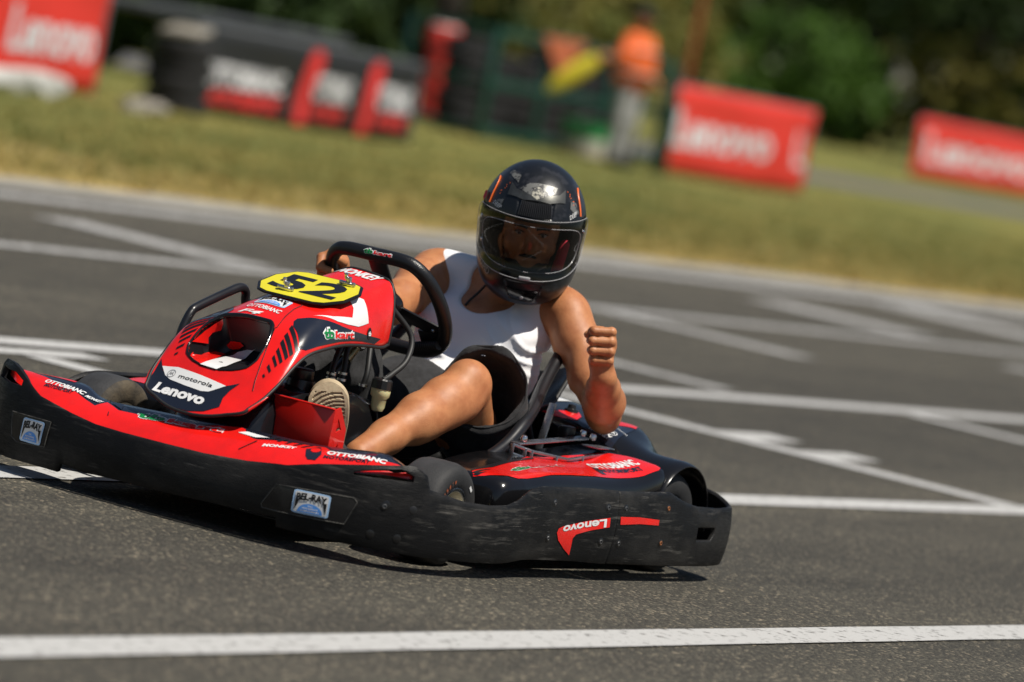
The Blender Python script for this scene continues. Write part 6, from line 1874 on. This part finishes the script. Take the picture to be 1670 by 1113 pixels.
F.ell((0, 0, 1.13), (.29, .22, .36), .05); F.cone((-.19, 0, 1.385), (.19, 0, 1.385), .09, .09, .05); F.ell((0, 0, 1.02), (.205, .155, .14), .05)
F.cone((.20, 0, 1.38), (.34, .02, 1.20), .085, .075, .03); F.cone((-.20, 0, 1.38), (-.27, .03, 1.12), .085, .078, .03)
F.ell((0, .06, 1.50), (.075, .10, .10), .01, 'sub')
v_, f_ = F.mesh(1); np_ob('vest', v_, f_, M['orange_fabric'], ms)
F = mfield()
F.ell((0, 0, .95), (.195, .148, .12), .05)
for s in (-1, 1):
    F.cone((.10 * s, 0, .93), (.12 * s, .02, .50), .115, .09, .03); F.cone((.12 * s, .02, .50), (.13 * s, -.01, .10), .085, .075, .03)
v_, f_ = F.mesh(1); np_ob('trousers', v_, f_, M['grey_cloth'], ms)
F = mfield()
F.ell((0, -.01, 1.70), (.115, .105, .085), .02); F.ell((0, .12, 1.69), (.085, .09, .014), .02)
v_, f_ = F.mesh(1); np_ob('cap', v_, f_, M['dark_cloth'], ms)
for s in (-1, 1):
    F = mfield(); F.ell((.13 * s, .06, .035), (.058, .145, .055), .03); F.cone((.13 * s, -.01, .06), (.13 * s, -.02, .14), .055, .055, .03)
    v_, f_ = F.mesh(1); np_ob('shoe', v_, f_, M['dark_cloth'], ms)
for z in (1.30, 1.04):
    pts = []
    for k in range(24):
        a = 2 * math.pi * k / 24; pts.append((.296 * math.cos(a), .226 * math.sin(a), z))
    tube('reflective_band', pts, .012, M['white_paint'], ms, 6, closed=True)
fl_ = empty('flag', (-36.89, -20.13, 1.13), 'furled yellow flag held out by the marshal', 'flag')
tube('flag_stick', [(-.10, .12, .14), (.36, -.42, -.50)], .014, M['galv'], fl_, 8)
n = 18
P = [V((.03 + .31 * k / n, -.03 - .36 * k / n, -.02 - .44 * k / n)) for k in range(n + 1)]
tube('flag_cloth', P, [.035 + .075 * math.sin(math.pi * min(1, (k + 1.5) / (n + 1))) ** .6 + .010 * math.sin(k * 2.1) for k in range(n + 1)], M['yellow_fabric'], fl_, 12, flat=.6)

# ---- trees and shrubs
def leaf_mat(name, a, b, sc):
    m = mat(name, a, .6, second=b, var_scale=sc, detail=3, lo=.4, hi=.6, spec=.3)
    b_ = m.node_tree.nodes["Principled BSDF"]
    b_.inputs["Transmission Weight"].default_value = 0.0
    return m
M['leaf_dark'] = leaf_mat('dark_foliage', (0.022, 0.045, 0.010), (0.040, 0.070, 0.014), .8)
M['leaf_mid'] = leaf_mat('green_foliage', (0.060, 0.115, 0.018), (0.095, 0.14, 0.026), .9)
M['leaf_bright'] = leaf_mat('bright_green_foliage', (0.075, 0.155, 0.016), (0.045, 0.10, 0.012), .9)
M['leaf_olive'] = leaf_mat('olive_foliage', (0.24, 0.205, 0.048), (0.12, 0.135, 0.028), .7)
M['bark'] = mat('dark_bark', (0.045, 0.036, 0.028), .95, var=.4, var_scale=6, bump=.8, bump_scale=20)
def leaves(clumps, per, size, rng):
    """clumps: (n,4) centre + radius -> random leaf quads."""
    n = len(clumps) * per
    c = np.repeat(clumps[:, :3], per, 0); r = np.repeat(clumps[:, 3], per)
    d = rng.normal(size=(n, 3)); d /= np.linalg.norm(d, axis=1)[:, None]
    p = c + d * (r * rng.uniform(.25, 1, n) ** .6)[:, None]
    a = rng.normal(size=(n, 3)); a /= np.linalg.norm(a, axis=1)[:, None]
    b = np.cross(a, rng.normal(size=(n, 3))); b /= np.linalg.norm(b, axis=1)[:, None] + 1e-9
    s = size * rng.uniform(.6, 1.3, n)[:, None]
    q = np.stack([p - a * s, p + b * s * .55, p + a * s, p - b * s * .55], 1).reshape(-1, 3)
    return q, np.arange(4 * n).reshape(-1, 4)
def tree(name, x, y, h, cr, z0, lm, label, seed, nc=110, per=55, size=.16, trunk=.20, cat='tree', group=None, lean=0.0):
    rng = np.random.default_rng(seed)
    root = empty(name, (x, y, 0), label, cat, group)
    top = V((lean * h, 0, h * .8))
    tp = [V((lean * h * t + .12 * math.sin(3 * t + seed), .1 * math.sin(4 * t + 2 * seed), h * .82 * t - .05)) for t in np.linspace(0, 1, 9)]
    vs_, fs_ = tube_geo(tp, [trunk * (1.35 - 1.15 * t) if t > .05 else trunk * 1.6 for t in np.linspace(0, 1, 9)], 9)
    for k in range(7):
        i = 3 + k % 5; a = k * 2.4 + seed
        s = tp[i]; L = cr * rng.uniform(.5, .85)
        e = s + V((math.cos(a) * L, math.sin(a) * L, L * .55))
        m_ = s.lerp(e, .5) + V((0, 0, .12 * L))
        v, f = tube_geo([s, m_, e], [trunk * .45, trunk * .28, trunk * .08], 6, base=len(vs_))
        vs_ += v; fs_ += f
    ob('trunk', vs_, fs_, M['bark'], root)
    cz = (z0 + h) / 2; rz = (h - z0) / 2
    d = rng.normal(size=(nc, 3)); d /= np.linalg.norm(d, axis=1)[:, None]
    rad = rng.uniform(.35, 1, nc) ** .5 * (1 + .18 * np.sin(d[:, 0] * 5 + seed) * np.cos(d[:, 1] * 4))
    c = d * rad[:, None] * np.array([cr, cr, rz]) + np.array([lean * h * .7, 0, cz])
    cl = np.concatenate([c, rng.uniform(.28, .55, nc)[:, None] * cr * .36], 1)
    q, fq = leaves(cl, per, size, rng)
    np_ob('crown', q, fq, lm, root, smooth=False)
    return root
def shrub(x, y, h, r, lm, label, seed, group='shrubs and bushes beyond the barriers', nc=70, per=50, size=.11):
    return tree('shrub', x, y, h, r, .15, lm, label, seed, nc, per, size, .05, 'shrub', group)
G1 = 'trees beyond the barriers'
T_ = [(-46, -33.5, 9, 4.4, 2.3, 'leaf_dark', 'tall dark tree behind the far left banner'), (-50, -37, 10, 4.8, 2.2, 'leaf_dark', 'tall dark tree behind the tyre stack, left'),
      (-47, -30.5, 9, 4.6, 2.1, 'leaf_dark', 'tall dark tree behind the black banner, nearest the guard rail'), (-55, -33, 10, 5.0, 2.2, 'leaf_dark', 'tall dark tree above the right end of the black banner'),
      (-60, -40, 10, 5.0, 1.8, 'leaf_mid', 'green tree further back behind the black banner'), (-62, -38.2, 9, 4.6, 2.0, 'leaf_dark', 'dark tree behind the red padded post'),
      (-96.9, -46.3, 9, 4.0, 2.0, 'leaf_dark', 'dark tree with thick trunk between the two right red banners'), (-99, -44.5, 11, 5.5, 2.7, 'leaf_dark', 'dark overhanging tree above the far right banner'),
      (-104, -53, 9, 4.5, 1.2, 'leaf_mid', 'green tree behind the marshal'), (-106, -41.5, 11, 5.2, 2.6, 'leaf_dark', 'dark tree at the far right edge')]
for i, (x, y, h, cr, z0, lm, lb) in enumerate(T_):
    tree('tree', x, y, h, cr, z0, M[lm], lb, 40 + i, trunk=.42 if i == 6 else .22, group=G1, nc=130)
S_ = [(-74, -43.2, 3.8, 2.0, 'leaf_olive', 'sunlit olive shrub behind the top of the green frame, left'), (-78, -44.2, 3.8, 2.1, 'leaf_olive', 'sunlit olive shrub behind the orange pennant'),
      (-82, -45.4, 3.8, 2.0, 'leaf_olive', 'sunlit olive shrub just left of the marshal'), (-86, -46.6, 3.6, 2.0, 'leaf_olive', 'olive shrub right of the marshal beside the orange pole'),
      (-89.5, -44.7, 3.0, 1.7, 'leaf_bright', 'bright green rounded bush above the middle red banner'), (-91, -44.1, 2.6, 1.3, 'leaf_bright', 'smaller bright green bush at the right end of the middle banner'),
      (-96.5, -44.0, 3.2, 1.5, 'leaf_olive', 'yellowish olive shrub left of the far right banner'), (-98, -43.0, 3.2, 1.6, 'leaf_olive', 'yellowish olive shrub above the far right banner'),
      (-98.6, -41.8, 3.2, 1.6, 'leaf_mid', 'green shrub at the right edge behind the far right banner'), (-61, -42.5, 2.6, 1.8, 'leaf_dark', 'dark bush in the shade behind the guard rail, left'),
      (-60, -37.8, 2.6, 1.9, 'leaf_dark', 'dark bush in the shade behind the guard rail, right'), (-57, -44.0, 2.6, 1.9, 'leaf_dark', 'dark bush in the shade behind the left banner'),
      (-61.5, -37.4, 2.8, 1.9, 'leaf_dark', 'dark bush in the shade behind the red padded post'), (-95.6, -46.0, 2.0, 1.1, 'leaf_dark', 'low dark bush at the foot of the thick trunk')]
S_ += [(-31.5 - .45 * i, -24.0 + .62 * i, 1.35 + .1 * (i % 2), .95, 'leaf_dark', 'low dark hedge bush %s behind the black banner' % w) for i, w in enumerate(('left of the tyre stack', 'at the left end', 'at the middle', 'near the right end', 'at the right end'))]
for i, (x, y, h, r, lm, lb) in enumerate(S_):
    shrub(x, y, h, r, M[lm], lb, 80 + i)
# far wood closing the view
rng = np.random.default_rng(5)
cl = []
WP = np.array(((0.0, -125.0), (-95.0, -95.0), (-150.0, -40.0), (-185.0, 45.0)))
for k in range(2300):
    t = rng.uniform(0, 3); i = min(int(t), 2)
    a = WP[i] * (1 - t + i) + WP[i + 1] * (t - i)
    cl.append((a[0] + rng.normal() * 2.5, a[1] + rng.normal() * 2.5, rng.uniform(.2, 11), rng.uniform(1.0, 1.9)))
q, fq = leaves(np.array(cl), 60, .30, rng)
np_ob('far_wood', q, fq, M['leaf_dark'], None, smooth=False, label='dark wood closing the view behind the track', cat='wood', kind='stuff')

# ---- grass blades on the verge
rng = np.random.default_rng(11)
n = 90000
x = rng.uniform(-46, -4, n); y = -9.1 - rng.exponential(4.2, n)
k = y > -21
x, y = x[k], y[k]; n = len(x)
hgt = rng.uniform(.02, .06, n) * (1 + .6 * (rng.uniform(0, 1, n) > .93)); a = rng.uniform(0, 6.28, n); w = rng.uniform(.004, .010, n)
lx, ly = rng.normal(0, .025, n), rng.normal(0, .025, n)
b0 = np.stack([x - np.cos(a) * w, y - np.sin(a) * w, np.full(n, -.02)], 1); b1 = np.stack([x + np.cos(a) * w, y + np.sin(a) * w, np.full(n, -.02)], 1)
tp = np.stack([x + lx, y + ly, hgt - .02], 1)
q = np.stack([b0, b1, tp], 1).reshape(-1, 3)
M['dry_blade'] = mat('dry_straw_blades', (0.44, 0.32, 0.10), .8, second=(0.26, 0.20, 0.055), var_scale=1.5, detail=8)
M['grass_blade'] = mat('grass_blades', (0.090, 0.108, 0.015), .7, second=(0.27, 0.205, 0.044), var_scale=.7, detail=8, lo=.44, hi=.66, stretch=(.5, 1.2, 1))
np_ob('grass', q, np.arange(3 * n).reshape(-1, 3), M['grass_blade'], None, smooth=False, label='short dry grass on the verge beside the track', cat='grass', kind='stuff')

n = 42000
x = rng.uniform(-46, -4, n); y = -8.66 - rng.gamma(1.5, 1.15, n)
hgt = rng.uniform(.015, .055, n); a = rng.uniform(0, 6.28, n); w = rng.uniform(.004, .010, n)
b0 = np.stack([x - np.cos(a) * w, y - np.sin(a) * w, np.full(n, -.015)], 1); b1 = np.stack([x + np.cos(a) * w, y + np.sin(a) * w, np.full(n, -.015)], 1)
tp = np.stack([x + rng.normal(0, .03, n), y + rng.normal(0, .03, n), hgt - .015], 1)
np_ob('dry_grass', np.stack([b0, b1, tp], 1).reshape(-1, 3), np.arange(3 * n).reshape(-1, 3), M['dry_blade'], None, smooth=False, label='straw-coloured dry grass fringe along the track edge', cat='grass', kind='stuff')
